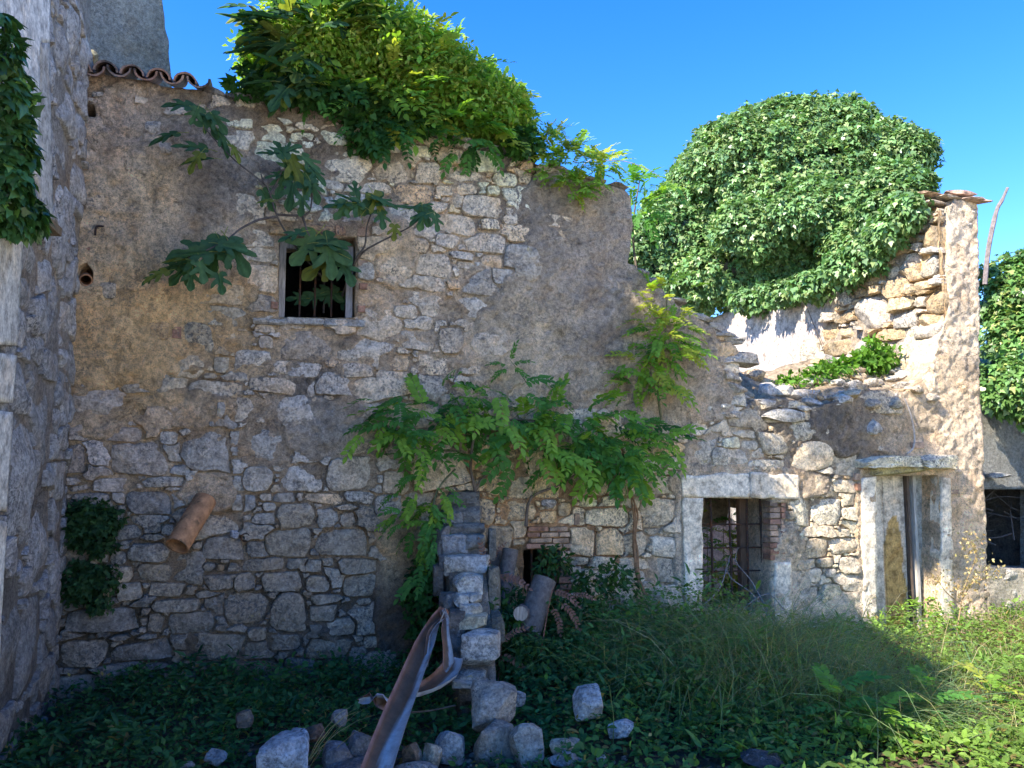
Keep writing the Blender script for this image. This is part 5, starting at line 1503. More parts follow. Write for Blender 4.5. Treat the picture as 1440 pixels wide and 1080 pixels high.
for k in range(150):
    i = random.choice([0, 1, 1, 2, 2, 3, 4]); x, y, rx, ry, dp = SHR[i]; P = W.pt(x, y, -.30); q = P.y / FPX
    an = random.uniform(-.3, 2.2)
    c = P + Vector((math.cos(an) * rx * q, random.uniform(-.3, .3), math.sin(an) * ry * q)) * random.uniform(.92, 1.08)
    n = 12; d = nrm(rng.normal(size=(n, 3)))
    hd.append(blades_geo(np.tile(np.array(c), (n, 1)), d, .042, .006, np.tile([.62, .62, .52], (n, 1)), .2, 2))
bake('seed_heads', hd, M_DRY, cm)
pin_cloud(cm, wspots([(520, 150, 60, 25), (590, 165, 50, 22), (640, 185, 40, 20), (680, 195, 40, 20), (560, 130, 50, 25)], .02), 75, .30, ['bright', 'mid', 'yel', 'bright'], bias=(.05, -.6, -.1))
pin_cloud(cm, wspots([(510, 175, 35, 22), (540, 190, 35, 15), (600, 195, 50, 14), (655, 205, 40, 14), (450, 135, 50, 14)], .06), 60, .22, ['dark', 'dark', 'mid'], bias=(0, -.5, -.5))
pin_cloud(cm, wspots([(470, 0, 60, 25), (545, 30, 35, 25), (590, 70, 35, 25), (640, 105, 35, 20), (690, 140, 25, 20), (720, 175, 18, 18), (560, 80, 60, 40), (620, 120, 50, 30)], .1), 95, .27, ['bright', 'yel', 'bright'], bias=(.25, -.3, .7))
pts_ = [lobe_leaves(W.pt(x, y, .02), (rx * .006, .12, ry * .006), nn, 9, .075, (.05, .13, .03), T_IVY, .10, seed=360 + i) for i, (x, y, rx, ry, nn) in enumerate([(400, 128, 55, 14, 60), (480, 145, 50, 14, 70), (518, 190, 20, 22, 45), (560, 170, 45, 18, 60), (350, 122, 20, 12, 15), (735, 205, 20, 14, 30)])]
bake('foliage', pts_, M_LEAF, cm)

right_clump = thing('wisteria_clump', W.pt(800, 230, 0), 'bright yellow-green wisteria clump drooping over the wall top against the sky', 'shrub')
pin_cloud(right_clump, wspots([(800, 215, 40, 25), (815, 240, 35, 28), (790, 235, 35, 25), (770, 205, 30, 15), (805, 265, 18, 16), (845, 230, 15, 15)], .08), 190, .17, ['bright', 'yel', 'bright'], bias=(0, -.5, .1))
stems(right_clump, [[W.pt(800, 290, 0), W.pt(805, 250, 0), W.pt(830, 225, -.1), W.pt(852, 226, -.15), W.pt(880, 227, -.2), W.pt(915, 240, -.2), W.pt(930, 252, -.2)]], .006, (.42, .38, .32))
far_clump = thing('wisteria_bush', W.pt(890, 300, -1.0), 'loose wisteria growth between the tall wall and the big ivy', 'shrub')
pin_cloud(far_clump, wspots([(895, 265, 30, 25), (905, 290, 30, 25), (920, 260, 15, 15), (890, 310, 25, 25)], -1.0), 60, .28, ['mid', 'bright', 'mid'], bias=(0, -.3, .1))
stems(far_clump, [[W.pt(895, 380, -1.0), W.pt(890, 320, -1), W.pt(900, 250, -1)]], .015, (.15, .12, .08))

# ---- fig: leaves are single objects
def fig_mesh(colr, seed, curl=.25):
    half = [(0, 0), (-.10, .05), (-.14, .16), (-.08, .30), (.05, .40), (.15, .37), (.17, .24), (.20, .16), (.30, .26), (.42, .42), (.54, .50), (.64, .47), (.62, .36), (.50, .21), (.45, .12), (.56, .12), (.70, .19), (.84, .19), (.95, .10), (1.0, 0)]
    r_ = np.random.default_rng(seed)
    from mathutils.geometry import tessellate_polygon
    V = []; F = []
    for s in (1, -1):
        pts = [(x + r_.normal() * .012, (y * r_.uniform(.92, 1.08)) * s) for x, y in half]
        pts[0] = (0, 0); pts[-1] = (1.0, 0)
        mid = [(.8, 0), (.6, 0), (.4, 0), (.2, 0)]
        allp = pts + mid
        off = len(V)
        for x, y in allp:
            V.append([x, y, .10 * abs(y) ** .8 - curl * x * x - curl * .9 * y * y + .02 * math.sin(y * 14)])
        for t in tessellate_polygon([[Vector((x, y, 0)) for x, y in allp]]):
            F.append([off + q for q in t])
    V = np.array(V); F = np.array(F)
    C = colarr(colr, len(V))
    C[np.abs(V[:, 1]) < .01] *= 1.35
    tb = tube_part([Vector((0, 0, 0)), Vector((-.2, .01, .03)), Vector((-.42, .0, .02))], [.014, .012, .012], 4, (.30, .33, .10), cap=False)
    V2, F2, C2 = join_np([(V, F, np.zeros((0, 4), int), C), (tb[0], np.zeros((0, 3), int), tb[2], tb[3])])
    me = mesh_np('fig_leaf', V2, F2, C2, smooth=True); me.materials.append(M_LEAF); return me
FIG = [fig_mesh((.06, .14, .065), 1, .25), fig_mesh((.05, .12, .055), 2, .45), fig_mesh((.08, .16, .065), 3, .1), fig_mesh((.16, .19, .04), 4, .4)]
fig = thing('fig_branch', W.pt(450, 400, -.1), 'fig branch with big lobed leaves growing out of the upper window', 'branch')
FO = .28
def fp(x, y, s=None):
    return W.pt(x, y, FO if s is None else s)
stems(fig, [[fp(455, 440, -.35), fp(455, 395, -.3), fp(436, 372, -.1), fp(412, 342, .12), fp(390, 305, .24), fp(380, 273, .28), fp(371, 258, .3), fp(330, 225, .34), fp(298, 192, .38), fp(277, 166, .4)],
            [fp(390, 305, .24), fp(365, 309, .28), fp(338, 322, .34), fp(318, 338, .38), fp(290, 352, .42)],
            [fp(390, 302, .24), fp(418, 303, .28), fp(433, 300, .3), fp(438, 285, .32), fp(438, 256, .34)],
            [fp(380, 273, .28), fp(390, 255, .3), fp(397, 238, .3)], [fp(371, 258, .3), fp(367, 245, .3)], [fp(425, 303, .28), fp(432, 325, .3), fp(436, 332, .3)],
            [fp(480, 420, -.3), fp(500, 366, .05), fp(513, 345, .15), fp(516, 318, .2), fp(526, 290, .25)],
            [fp(490, 385, -.1), fp(510, 355, .1), fp(545, 335, .2), fp(578, 318, .26), fp(600, 297, .3)]], .0105, (.10, .085, .075))
# x, y, size px, tip angle (deg, 0 = right, counter-clockwise), how much of the face we see (1 = face-on)
FL = [(262, 352, 62, 185, .8), (290, 345, 55, 160, .7), (300, 362, 60, 250, .9), (235, 372, 44, 190, .5), (215, 385, 36, 200, .5), (250, 385, 42, 225, .9), (268, 395, 34, 265, .9), (330, 345, 42, -5, .8), (338, 362, 58, -55, .9), (318, 352, 40, 300, .9), (285, 385, 40, 285, .6), (310, 400, 34, -80, .5), (245, 360, 40, 175, .3), (330, 338, 30, 20, .4), (205, 392, 22, 210, .5),
      (245, 142, 42, 172, .6), (268, 150, 36, 160, .6), (283, 158, 36, 100, .6), (300, 178, 38, -60, .8), (225, 188, 46, 195, .35), (262, 202, 50, 175, .6), (272, 218, 46, 180, .35), (270, 228, 36, 235, .7), (320, 200, 42, -50, .35), (272, 165, 30, 250, .8), (310, 172, 36, -45, .7), (335, 215, 30, -50, .3),
      (375, 212, 36, 180, .5), (395, 205, 34, 110, .6), (412, 205, 30, 40, .6), (402, 225, 44, 120, .5), (420, 240, 50, -60, .5), (440, 232, 40, -40, .5), (450, 245, 34, -30, .6), (385, 245, 32, 190, .6), (395, 262, 40, 250, .6), (408, 275, 44, 260, .8), (430, 262, 40, -80, .7), (445, 270, 36, -60, .6), (425, 290, 30, -90, .5), (370, 280, 24, 180, .5), (378, 282, 34, -60, .7), (436, 252, 26, 80, .5),
      (470, 285, 40, 190, .5), (490, 275, 44, 150, .4), (505, 280, 40, 100, .4), (525, 278, 40, 60, .4), (490, 295, 40, 220, .6), (478, 298, 36, 240, .6), (535, 290, 40, -60, .6), (545, 285, 44, -20, .4), (570, 290, 42, 0, .35), (595, 288, 40, 20, .4), (600, 305, 34, -70, .8), (592, 312, 38, -95, .8), (585, 305, 30, 200, .6), (610, 300, 28, -50, .5), (538, 310, 30, -80, .8), (555, 328, 24, -90, .8), (615, 315, 26, -75, .7), (500, 262, 24, 90, .4),
      (435, 345, 48, 200, .9), (425, 355, 62, 235, 1.), (455, 345, 50, 160, .6), (470, 338, 44, 10, .6), (480, 352, 60, -35, .7), (465, 372, 56, -80, .9), (445, 375, 54, 225, 1.), (490, 385, 44, -65, .9), (405, 330, 40, 200, .5), (455, 412, 36, 190, .8), (470, 418, 36, -20, .8), (435, 420, 34, 210, .7), (490, 425, 34, -40, .7), (415, 418, 32, 180, .6)]
for i, (x, y, sz, ang, fv) in enumerate(FL):
    inwin = 392 < x < 500 and y > 330
    s = random.uniform(.05, .25) if inwin and y < 395 else (-.25 if inwin else random.uniform(.28, .46))
    P = W.pt(x, y, s)
    k = sz * P.y / FPX
    a_ = R(ang)
    tip = W.w.to_3d() * math.cos(a_) + Vector((0, 0, 1)) * math.sin(a_) + W.n.to_3d() * random.uniform(.05, .35)
    up = W.n.to_3d() * fv + Vector((0, 0, 1)) * (1.1 - fv) + Vector((random.gauss(0, .12), 0, random.gauss(0, .12)))
    me = FIG[3] if (i % 9 == 4 or fv < .32) else random.choice(FIG[:3])
    P0_ = P - tip.normalized() * k * .5
    place_leaf(fig, me, P0_, tip, up, k * .9, 'fig_leaf')
figt = thing('fig_tree', W.pt(400, 150, -.5), 'fig tree top with large leaves against the sky, left of the creeper thicket', 'tree')
stems(figt, [[W.pt(440, 160, -.5), W.pt(430, 100, -.3), W.pt(400, 60, 0), W.pt(380, 30, .1), W.pt(350, 8, .2)], [W.pt(440, 160, -.5), W.pt(450, 80, -.4), W.pt(438, 20, -.2), W.pt(445, -60, -.2)], [W.pt(430, 100, -.3), W.pt(405, 75, 0), W.pt(375, 55, .2)], [W.pt(450, 80, -.4), W.pt(480, 40, -.2), W.pt(520, 10, -.2), W.pt(540, -40, -.2)]], .02, (.12, .10, .08), name='limb')
for k in range(105):
    x, y, rx, ry = random.choice([(405, 35, 55, 50), (385, 80, 35, 45), (430, 70, 50, 60), (470, 20, 60, 30), (372, 45, 25, 25), (440, -30, 90, 40), (510, 25, 40, 20), (410, 115, 35, 22)])
    an = random.uniform(0, 6.28); rr = random.uniform(.2, 1)
    X = x + rx * rr * math.cos(an); Y = y + ry * rr * math.sin(an)
    s = random.uniform(-.1, .35); P = W.pt(X, Y, s)
    tip = Vector((X - 440 + random.gauss(0, 30), random.gauss(-30, 20), -(Y - 60) * .6 + random.gauss(-10, 25)))
    up = Vector((random.gauss(0, .3), -.5 + random.gauss(0, .3), .8))
    place_leaf(figt, random.choice([FIG[0], FIG[1], FIG[2], FIG[3]]), P, tip, up, random.uniform(.17, .27), 'fig_leaf')
for (x, y, ang, sz) in [(330, 8, 185, .2), (362, 22, 190, .26), (352, 45, 215, .24), (370, 60, 200, .24), (345, 100, 220, .1), (318, 6, 180, .08)]:
    a_ = R(ang); place_leaf(figt, FIG[0], W.pt(x + 12, y, .25), W.w.to_3d() * math.cos(a_) + Vector((0, -.1, math.sin(a_))), (0, -.7, .8), sz, 'fig_leaf')

# ---- the great ivy on the gable wall
ivy = thing('ivy_bush', S.p(sgn * 3.0, 0, 0), 'huge rounded ivy bush with pale flower heads smothering the gable wall', 'ivy')
LB = [(1135, 285, 165, 128, 12.3, 1.2, 1150), (1055, 240, 95, 75, 12.2, .9, 420), (1215, 240, 82, 70, 12.0, .8, 360), (1110, 195, 85, 46, 12.3, .8, 300), (975, 325, 90, 62, 12.7, .7, 330), (1000, 262, 62, 52, 12.6, .6, 200),
      (1050, 385, 95, 50, 12.3, .6, 320), (1135, 372, 85, 46, 11.9, .5, 260), (1215, 345, 60, 52, 10.9, .4, 190), (1255, 290, 50, 60, 10.2, .35, 130), (905, 345, 35, 30, 12.6, .4, 60), (1150, 300, 70, 40, 11.1, .45, 180), (985, 400, 60, 40, 12.6, .5, 160), (930, 375, 40, 40, 12.7, .4, 90), (885, 355, 25, 30, 12.7, .3, 50), (1065, 325, 60, 40, 11.5, .4, 170), (1150, 190, 85, 40, 12.1, .6, 180), (1265, 225, 38, 34, 11.5, .5, 110)]
pts_ = []
for i, (x, y, rx, ry, Y, dy, nc) in enumerate(LB):
    P = at(x, y, Y); k = Y / FPX
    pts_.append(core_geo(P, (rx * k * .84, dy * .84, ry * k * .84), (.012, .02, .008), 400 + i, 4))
    pts_.append(lobe_leaves(P, (rx * k, dy, ry * k), int(nc * 1.5), 21, .068, (.155, .275, .095), T_IVY, .14, up=.6, alt=(.27, .35, .13), altp=.22, seed=410 + i, shell=(.93, 1.03), face=(0, -1, .1), droop=.8, bumps=.22, fine=.2))
for i, (x, y, rx, ry) in enumerate([(1060, 424, 40, 12), (1105, 414, 42, 14), (1150, 402, 40, 15), (1192, 378, 30, 20), (1222, 358, 26, 24), (1250, 325, 24, 24), (1272, 300, 22, 18)]):
    P = S.pt(x, y, .12); k = P.y / FPX
    pts_.append(lobe_leaves(P, (rx * k, .25, ry * k), 90, 16, .068, (.155, .275, .095), T_IVY, .12, up=.2, alt=(.27, .35, .13), altp=.15, seed=470 + i, shell=(.3, 1.05), droop=1.0))
bake('foliage', pts_, M_IVY, ivy)
# pale umbels at the clump tips
hd = []
for i, (x, y, rx, ry, Y, dy, nc) in enumerate(LB):
    n = int(nc * 5); d = nrm(rng.normal(size=(n, 3)) + np.array([0, -.35, .5]))
    P = np.array(at(x, y, Y)); k = Y / FPX
    kk = lobe_k(d, 410 + i, .22, .2)
    pos = P + d * np.array([rx * k, dy, ry * k]) * (kk * rng.uniform(1.0, 1.08, n))[:, None]
    pos = np.repeat(pos, 5, 0) + rng.normal(size=(n * 5, 3)) * .022
    hd.append(leaves_geo(pos, rng.normal(size=(n * 5, 3)) + [0, 0, .6], rng.normal(size=(n * 5, 3)), .026, T_OV4, rcol((.34, .42, .17), n * 5, .2)))
bake('flower_heads', hd, M_LEAF, ivy)
stems(ivy, [[S.p(sgn * (1.6 + .8 * k), 1.9 + .1 * k, .05), S.p(sgn * (1.7 + .8 * k), 2.8, .06), S.p(sgn * (2.1 + .7 * k), 3.8, .1)] for k in range(1)], .009, (.10, .08, .06))
iv2 = thing('ivy_tree', at(1440, 620, 12.6), 'dark green ivy-covered tree behind the shaded outbuilding, right edge', 'tree')
pts_ = []
for i, (x, y, rx, ry, Y, dy, nc) in enumerate([(1455, 425, 85, 62, 12.6, .9, 600), (1450, 490, 75, 60, 12.3, .8, 420), (1440, 545, 55, 40, 11.0, .3, 200), (1540, 450, 80, 90, 12.6, .9, 400)]):
    P = at(x, y, Y); k = Y / FPX
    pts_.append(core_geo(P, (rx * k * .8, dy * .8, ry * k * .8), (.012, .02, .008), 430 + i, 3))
    pts_.append(lobe_leaves(P, (rx * k, dy, ry * k), nc, 18, .085, (.12, .23, .06), T_IVY, .16, up=.4, alt=(.30, .34, .11), altp=.15, seed=440 + i, shell=(.85, 1.05), face=(0, -1, .1), droop=.8, bumps=.2))
bake('crown', pts_, M_IVY, iv2)
stems(iv2, [[at(1450, 800, 12.8), at(1445, 650, 12.7), at(1450, 500, 12.6)]], .14, (.10, .08, .06), name='trunk')
# ivy thicket on the ridge of the left building, above the picture: it breaks the edge of the big shadow
iv3 = thing('ridge_ivy', Lf.p(sg * 2.2, 7.3, -.1), 'loose ivy growing on the roof ridge of the gabled left building', 'ivy')
pts_ = []
for i, (s_, z_, rs, rz, nc) in enumerate([(1.45, 7.95, .18, .28, 34), (1.85, 8.0, .12, .2, 12), (2.7, 8.9, .42, .55, 260), (2.35, 8.4, .2, .2, 20)]):
    P = Lf.p(sg * s_, z_, -.05)
    pts_.append(lobe_leaves(P, (.35, rs, rz), nc, 12, .085, (.085, .165, .055), T_IVY, .15, seed=450 + i, shell=(.2, 1.0)))
bake('foliage', pts_, M_IVY, iv3)
stems(iv3, [[Lf.p(sg * 1.4, 6.9, -.1), Lf.p(sg * 1.6, 7.8, -.1), Lf.p(sg * 1.9, 8.6, -.05)], [Lf.p(sg * 2.1, 7.2, -.1), Lf.p(sg * 2.5, 8.2, -.05), Lf.p(sg * 2.9, 9.1, -.05)]], .03, (.1, .08, .06))

# ---- ivy hanging over the ledge at the left edge, small plants rooted in the wall
pts_ = []
lv = thing('hanging_ivy', Lf.pt(20, 300, .1), 'ivy hanging over the timber ledge at the left edge', 'ivy')
for i, (x, y, rx, ry, nc) in enumerate([(-8, 60, 22, 40, 30), (0, 120, 26, 40, 45), (8, 165, 26, 36, 60), (10, 215, 30, 34, 70), (4, 260, 26, 30, 60), (24, 300, 24, 22, 60), (44, 312, 16, 10, 26), (12, 305, 14, 14, 26)]):
    P = Lf.pt(x, y, .16); k = P.y / FPX
    pts_.append(lobe_leaves(P, (rx * k, .08, ry * k), nc, 7, .062, (.045, .12, .035), T_IVY, .05, up=.2, alt=(.13, .24, .05), altp=.12, seed=460 + i, droop=1.0))
bake('foliage', pts_, M_IVY, lv)
stems(lv, [[Lf.pt(-30, 0, .12), Lf.pt(0, 100, .13), Lf.pt(10, 200, .13), Lf.pt(30, 300, .14)]], .008, (.10, .08, .05))
for (x, y, rx, ry, nc, lab) in [(124, 740, 46, 32, 200, 'round dark green leafy plant rooted in the wall by the left corner'), (122, 822, 38, 26, 120, 'smaller dark green plant rooted in the wall below the round one')]:
    t_ = thing('wall_plant', W.pt(x, y, .02), lab, 'plant', 'small plants rooted in the wall')
    k = W.pt(x, y).y / FPX
    g = [lobe_leaves(W.pt(x + dx, y + dy, .07), (rx * k * f, .07, ry * k * f), int(nc * f2), 7, .036, (.04, .095, .035), T_IVY, .045, up=.2, seed=int(x + dx), shell=(.2, 1.05)) for dx, dy, f, f2 in [(0, 0, 1, 1), (-22, 6, .5, .25), (24, -8, .55, .3), (16, 30, .4, .2), (-4, -24, .4, .2)]]
    bake('foliage', g, M_LEAF, t_)
    stems(t_, [[W.pt(x, y + 4, -.01), W.pt(x + random.uniform(-20, 20), y + random.uniform(-20, 20), .07)] for _ in range(5)], .004, (.1, .1, .05))
for (x, y, lab) in [(462, 950, 'small sprouting herb at the foot of the tall wall, centre left'), (575, 940, 'dim sprig at the dark foot of the wall beside the rusty gutter'), (190, 962, 'bright little sprig above the dark creepers, left')]:
    t_ = thing('sprout', W.pt(x, y, .1), lab, 'plant')
    bake('foliage', [lobe_leaves(W.pt(x, y, .12), (.10, .08, .08), 22, 8, .05, (.06, .15, .045), T_OV8, .06, seed=x)], M_LEAF, t_)

# ---- plants on the rubble bank
bp = thing('bank_plants', W.p(7.2, 2.5, -.5), 'bright green creeping plants along the top of the rubble bank', 'plant')
g = []
for i, (x, y, rx, ry, nc) in enumerate([(1110, 543, 20, 9, 30), (1145, 530, 22, 9, 36), (1180, 520, 20, 9, 36), (1215, 515, 26, 12, 50), (1240, 505, 22, 14, 50), (1232, 488, 10, 8, 16)]):
    P = W.pt(x, y, -.55); k = P.y / FPX
    g.append(lobe_leaves(P, (rx * k, .18, ry * k), nc, 9, .075, (.10, .21, .03), T_OV8, .08, up=.8, seed=480 + i, shell=(.2, 1.05)))
bake('foliage', g, M_LEAF, bp)
o_ = None

# ---- ground vegetation
def veg_h(x, y):
    """how tall the weeds stand"""
    x = np.asarray(x, float); y = np.asarray(y, float)
    u = (x - W.o.x) * W.w.x + (y - W.o.y) * W.w.y; s = (x - W.o.x) * W.n.x + (y - W.o.y) * W.n.y
    h = .11 + .12 * np.clip(1 - s / .8, 0, 1)
    h = h + .62 * np.exp(-(((x - 1.45) / .95) ** 2 + ((y - 6.45) / .75) ** 2))
    h = h + .22 * np.exp(-(((x - .55) / .45) ** 2 + ((y - 6.2) / .9) ** 2))
    h = h + .12 * np.clip((u - 6.2) / 1, 0, 1) * np.clip(1 - s / 1.6, 0, 1)
    h = h + .20 * fbm(x * 1.9, y * 1.9, 81, 4)
    h = h * np.where((x > -1.6) & (x < .25) & (y < 5.2), .5, 1)
    return np.clip(h, .03, 1)
def on_ground(n, x0, x1, y0, y1, smin=.03):
    x = rng.uniform(x0, x1, n); y = rng.uniform(y0, y1, n)
    s = (x - W.o.x) * W.n.x + (y - W.o.y) * W.n.y; u = (x - W.o.x) * W.w.x + (y - W.o.y) * W.w.y
    st_ = (np.abs(x - (P0.x + (P1.x - P0.x) * (P0.y - y) / (P0.y - P1.y))) < .18) & (y > 5.45)
    keep = ((s > smin) | (u > 10.4)) & (u > .02) & ~st_
    rub = (x > -1.5) & (x < .1) & (y < 4.95) & (rng.random(n) < .72)
    keep &= ~rub
    return x[keep], y[keep]
def cover(n, per, size, base_l, base_r, tmpl, region, alt, seed, hmul=1.0, patch=None):
    x, y = on_ground(n, *region)
    if patch is not None:
        k = fbm(x * 1.3, y * 1.3, seed, 3) > patch; x, y = x[k], y[k]
    n = len(x); h = veg_h(x, y) * hmul * rng.uniform(.35, 1.05, n)
    P = np.stack([x, y, gz(x, y) + h], 1)
    f = np.clip((x - .3) / 2.2, 0, 1)[:, None]  # shade at the left and sun at the right put into the leaf colour
    C0 = (np.array(base_l) * (1 - f) + np.array(base_r) * f) * np.exp(rng.normal(0, .2, (n, 1)))
    P = np.repeat(P, per, 0); C = np.repeat(C0, per, 0) * np.exp(rng.normal(0, .14, (n * per, 1)))
    m = rng.random(len(C)) < .05; C[m] = np.array(alt) * np.exp(rng.normal(0, .25, (m.sum(), 1)))
    d = nrm(rng.normal(size=(n * per, 3)) * [1, 1, .35] + [0, -.05, .15])
    P = P + d * (size * rng.uniform(.1, .9, n * per))[:, None] + rng.normal(size=P.shape) * [.012, .012, .02]
    nn = rng.normal(size=(n * per, 3)) * .45 + [0, -.25, 1]
    return leaves_geo(P, d, nn, size * rng.uniform(.6, 1.25, n * per), tmpl, C)
REG = (-3.6, 9.0, 3.7, 9.3)
g = [cover(19000, 7, .043, (.055, .14, .045), (.17, .27, .055), T_OV4, REG, (.22, .17, .06), 1, 1.0, -.13),
     cover(9000, 6, .060, (.06, .16, .05), (.19, .30, .055), T_OV8, REG, (.26, .2, .07), 2, 1.0, -.02),
     cover(8000, 7, .034, (.06, .15, .05), (.20, .26, .06), T_OV4, REG, (.3, .22, .1), 3, .8, .0),
     cover(2600, 5, .095, (.04, .115, .05), (.15, .26, .05), T_LAN, REG, (.25, .2, .08), 4, 1.15, .05)]
o_ = bake('ground_cover', g, M_LEAF); o_['kind'] = 'stuff'
# leaf litter and straw lying flat
x, y = on_ground(16000, *REG); n = len(x)
P = np.stack([x, y, gz(x, y) + rng.uniform(.005, .05, n)], 1)
g1 = leaves_geo(P, rng.normal(size=(n, 3)) * [1, 1, .15], rng.normal(size=(n, 3)) * .3 + [0, 0, 1], rng.uniform(.03, .07, n), T_OV4, rcol((.16, .11, .06), n, .35))
o_ = bake('leaf_litter', [g1], M_DRY); o_['kind'] = 'stuff'
# long grass in the mound
def grass(n, cx, cy, rx, ry, L, c, bend=.9, wd=.006, lean=(0, 0, 1), z0=0.0, alt=(.3, .25, .12), altp=.15):
    x = cx + rng.normal(size=n) * rx * .55; y = cy + rng.normal(size=n) * ry * .55
    P = np.stack([x, y, gz(x, y) + z0 + 0 * x], 1)
    D = rng.normal(size=(n, 3)) * [.35, .35, .1] + np.array(lean)
    return blades_geo(P, D, L * rng.uniform(.5, 1.15, n), wd, rcol(c, n, .2, .1, alt, altp), bend * rng.uniform(.5, 1.3, n))
g = [grass(2600, 1.75, 6.3, .95, .8, 1.0, (.17, .25, .11)), grass(1300, 1.1, 6.5, .6, .55,   .9, (.17, .25, .10), lean=(-.3, -.1, 1)), grass(900, 2.3, 5.6, .5, .4, .6, (.17, .25, .11), lean=(.5, -.2, .9)),
     grass(300, 1.7, 5.6, .7, .4, .55, (.10, .16, .07), lean=(.5, -.3, .8)), grass(700, 3.4, 6.6, 1.3, .9, .35, (.17, .24, .08)), grass(400, -1.8, 5.6, 1.0, .5, .25, (.10, .18, .06)), grass(700, 1.8, 6.2, .9, .6, 1.05, (.34, .31, .17), wd=.004, alt=(.4, .34, .2), altp=.4)]
o_ = bake('long_grass', g, M_LEAF); o_['kind'] = 'stuff'
g = [grass(420, *loc2(8.35, .35), .35, .16, .42, (.46, .36, .20), bend=.6, wd=.004), grass(120, *loc2(7.6, .2), .3, .1, .3, (.42, .33, .18), wd=.004), grass(500, 3.9, 5.4, 1.3, .9, .36, (.36, .32, .14), wd=.004, lean=(.2, 0, .8)), grass(500, 4.8, 6.8, 1.4, 1.2, .3, (.40, .32, .17), wd=.004)]
o_ = bake('dry_grass', g, M_DRY); o_['kind'] = 'stuff'
# dry grass on the bank
g = []
for (x, y, n) in [(1165, 572, 90), (1180, 585, 60), (1150, 556, 60), (1200, 545, 40), (1230, 540, 40)]:
    P = W.pt(x, y, -.12); q = np.array(P) + rng.normal(size=(n, 3)) * [.12, .06, .03]
    g.append(blades_geo(q, rng.normal(size=(n, 3)) * [.7, .5, .4] + [0, -.4, .5], .16, .003, rcol((.40, .31, .18), n, .25), .8))
bake('dry_tufts', g, M_DRY, bp)

# ---- single plants that stand out
def sapling(name, base, h, nleaf, scale, kinds, label, cat='plant', lean=(0, 0), spread=.3, colr=(.13, .14, .06)):
    base = Vector(base); root = thing(name, base, label, cat)
    top = base + Vector((lean[0], lean[1], h))
    stems(root, [[base, base + Vector((lean[0] * .4, lean[1] * .4, h * .5)), top]], .006, colr)
    for k in range(nleaf):
        t = .25 + .75 * (k + .5) / nleaf; p = base.lerp(top, t)
        an = k * 2.4 + random.uniform(-.3, .3)
        d = Vector((math.cos(an), math.sin(an) * .8 - .25, random.uniform(.0, .5) + (t - .5)))
        place_leaf(root, random.choice(PIN[random.choice(kinds)]), p, d, (0, -.3, 1), scale * random.uniform(.75, 1.15))
    return root
def gp(px, py):
    """where the pixel's ray meets level ground"""
    d = ray(px, py); t = -CAMZ / d.z; P = d * t; return Vector((P.x, P.y, gz1(P.x, P.y)))
for (px, py, h, n, sc_, kinds, lab) in [(1182, 1040, .30, 9, .26, ['bright', 'mid'], 'leafy green sapling in the shade at the bottom, right of centre'), (1240, 1050, .24, 9, .22, ['mid', 'bright'], 'low leafy sapling just right of the bottom centre one'), (1215, 880, .28, 8, .24, ['bright', 'bright'], 'sunlit sapling left of the door threshold'),
        (1312, 1030, .32, 8, .22, ['mid', 'bright'], 'sapling at the edge of the shadow in the lower right'), (1300, 885, .34, 6, .20, ['bright'], 'small bright sapling right in front of the doorway'), (1250, 880, .20, 8, .2, ['bright', 'yel'], 'low bright sprout before the door leaf'), (1395, 1000, .2, 8, .2, ['bright', 'yel'], 'low sunlit sprout near the right edge of the yard')]:
    sapling('sapling', gp(px, py), h, n, sc_, kinds, lab)
# seed stalk in front of the door
st_ = thing('seed_stalk', W.p(7.75, 0, .5), 'tall dry brown seed stalk standing in front of the door', 'plant')
stems(st_, [[W.p(7.6, .05, .5), W.p(7.75, .5, .48), W.p(7.9, .82, .5), W.p(7.82, .98, .5)], [W.p(7.72, .4, .48), W.p(7.95, .62, .45), W.p(8.15, .68, .45)], [W.p(7.7, .35, .5), W.p(7.5, .5, .5), W.p(7.42, .62, .5)]], .006, (.35, .24, .12))
g = []
for (a_, z_) in [(7.82, .95), (7.9, .85), (8.1, .66), (7.45, .6), (7.85, .6), (7.7, .5)]:
    n = 60; q = np.array(W.p(a_, z_, .5)) + rng.normal(size=(n, 3)) * [.07, .04, .05]
    g.append(leaves_geo(q, rng.normal(size=(n, 3)) + [0, 0, -.4], rng.normal(size=(n, 3)), .035, T_OV4, rcol((.42, .33, .14), n, .25)))
bake('seeds', g, M_DRY, st_)['kind'] = 'stuff'
# reddish fern-like sprays between the stub wall and the logs
rf = thing('red_sumac_sprays', at(720, 880, 6.2), 'faded red feathery leaf sprays between the stub wall and the logs', 'plant')
for (x, y, Y, tx, tz, s_) in [(690, 800, 6.3, -.2, .8, .22), (690, 815, 6.3, .8, .1, .22), (700, 812, 6.2, .9, -.2, .24), (775, 830, 6.1, .7, -.3, .22), (785, 845, 6.1, .6, -.7, .24), (800, 838, 6.1, .9, 0, .18), (775, 850, 6.1, .3, -1, .22), (705, 905, 5.9, .8, .6, .2), (700, 920, 5.9, .9, -.5, .24), (715, 900, 5.9, -.5, .6, .15), (720, 960, 5.7, .3, -.9, .2), (692, 790, 6.4, .5, .8, .16)]:
    place_leaf(rf, random.choice(RED), at(x, y, Y), (tx, -.3, tz), (0, -.8, .5), s_)
stems(rf, [[at(700, 960, 5.9), at(705, 900, 6.0), at(695, 800, 6.3)], [at(760, 920, 6.0), at(772, 850, 6.1), at(778, 825, 6.1)]], .005, (.25, .12, .08))
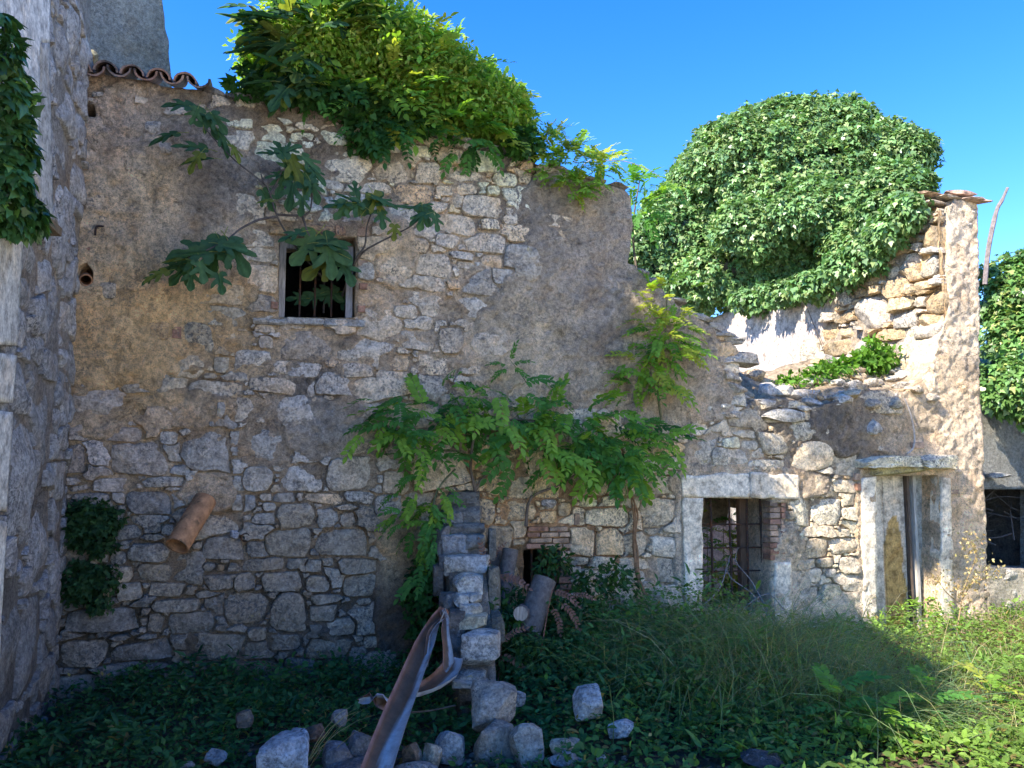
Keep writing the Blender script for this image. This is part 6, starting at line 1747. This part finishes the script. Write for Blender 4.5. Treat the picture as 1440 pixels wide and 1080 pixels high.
# dark undergrowth round the logs
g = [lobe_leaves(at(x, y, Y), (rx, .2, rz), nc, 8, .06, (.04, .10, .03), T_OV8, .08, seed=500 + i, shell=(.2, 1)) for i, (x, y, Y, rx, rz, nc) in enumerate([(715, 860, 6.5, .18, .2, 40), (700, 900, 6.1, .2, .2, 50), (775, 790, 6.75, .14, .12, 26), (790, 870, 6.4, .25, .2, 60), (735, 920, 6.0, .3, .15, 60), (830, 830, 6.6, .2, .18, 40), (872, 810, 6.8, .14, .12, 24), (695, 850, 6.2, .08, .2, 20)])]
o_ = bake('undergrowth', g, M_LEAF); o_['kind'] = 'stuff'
# dead climbing stem on the wall
dc = thing('dead_climber', W.pt(905, 835, .05), 'dead brown peeling climber stem running up the wall left of the grilled window', 'vine')
for j in range(4):
    pp = [W.pt(x + random.uniform(-3, 3), y, .05 + random.uniform(0, .03)) for x, y in [(909, 838), (900, 818), (896, 800), (894, 775), (893, 750), (894, 725), (890, 705), (886, 690), (885, 672)]]
    stems(dc, [pp], .013, (.26, .15, .08))
# twigs through the grilled window, plants inside
tw = thing('bramble_twigs', W.pt(1045, 850, .1), 'bare grey bramble twigs leaning through the grilled window', 'twigs')
stems(tw, [[W.pt(1108, 905, .35), W.pt(1075, 850, .15), W.pt(1055, 815, .02), W.pt(1035, 790, -.1), W.pt(1038, 770, -.1)], [W.pt(985, 855, .1), W.pt(1010, 830, 0), W.pt(1020, 805, -.05), W.pt(1027, 780, -.1)], [W.pt(1095, 890, .3), W.pt(1060, 838, .1), W.pt(1030, 815, 0), W.pt(1022, 800, -.05)], [W.pt(1040, 860, .2), W.pt(1080, 835, .1), W.pt(1110, 870, .2)], [W.pt(1060, 900, .3), W.pt(1075, 870, .2), W.pt(1095, 850, .1), W.pt(1120, 880, .2)]], .008, (.26, .23, .21))
ins = [(W.hit(px_, 780, s_)[0], s_, h_) for px_, s_, h_ in [(1000, -.9, 1.35), (1030, -1.1, 1.2), (1018, -1.6, 1.5), (1045, -.75, 1.0), (995, -1.9, 1.5)]]
for i, (a_, s_, h_) in enumerate(ins):
    q = W.p(a_, -.05, s_)
    sapling('inner_sapling', q, h_, 11, .27, ['bright', 'mid', 'bright', 'yel'], ['green sapling close behind the grilled window bars', 'sunlit sapling in the middle behind the grilled window', 'far tall sapling behind the grilled window', 'sapling behind the right post of the grilled window', 'sapling behind the left jamb of the grilled window'][i], 'sapling')
g = []
for k in range(14):
    q = W.p(random.uniform(4.8, 7.9), .15, random.uniform(-3.5, -.8))
    g.append(lobe_leaves(q, (.35, .35, .3), 60, 8, .06, (.08, .15, .035), T_OV8, .09, seed=520 + k, shell=(.2, 1)))
o_ = bake('inner_undergrowth', g, M_LEAF); o_['kind'] = 'stuff'
# odd sticks
o_ = from_parts('hanging_root', [tube_part(smooth_path([W.pt(1272, 560, .05), W.pt(1281, 585, .07), W.pt(1286, 612, .08), W.pt(1284, 630, .10), W.pt(1276, 638, .12)], 4), .009, 6, (.50, .42, .34))], M_BARK)
tag(o_, 'thin pale root hanging on the wall down to the door slab', 'root')
o_ = from_parts('dead_stick', [tube_part(smooth_path([at(1385, 400, 10.2), at(1390, 350, 10.2), at(1401, 298, 10.2), at(1409, 282, 10.2), at(1417, 264, 10.2)], 4), [.03] * 8 + [.024] * 5 + [.018] * 4, 6, (.24, .20, .19))], M_BARK)
tag(o_, 'bare dead stick rising against the sky right of the corner pier', 'stick')
o_ = from_parts('fallen_twig', [tube_part(smooth_path([at(560, 1002, 5.0), at(600, 1000, 5.1), at(640, 992, 5.2)], 4), .006, 5, (.1, .08, .06))], M_BARK)
tag(o_, 'thin dark twig lying behind the rusty gutter', 'twig')
o_ = bake('grass_stalks', [blades_geo(np.array(at(440, 1070, 4.6)) + rng.normal(size=(9, 3)) * [.03, .03, .0], rng.normal(size=(9, 3)) * [.15, .1, .05] + [.55, .1, 1], .42, .006, rcol((.42, .36, .17), 9, .15), .4)], M_DRY)
tag(o_, 'few pale dry grass stalks in front of the dark stones, bottom left of the gutter', 'grass')
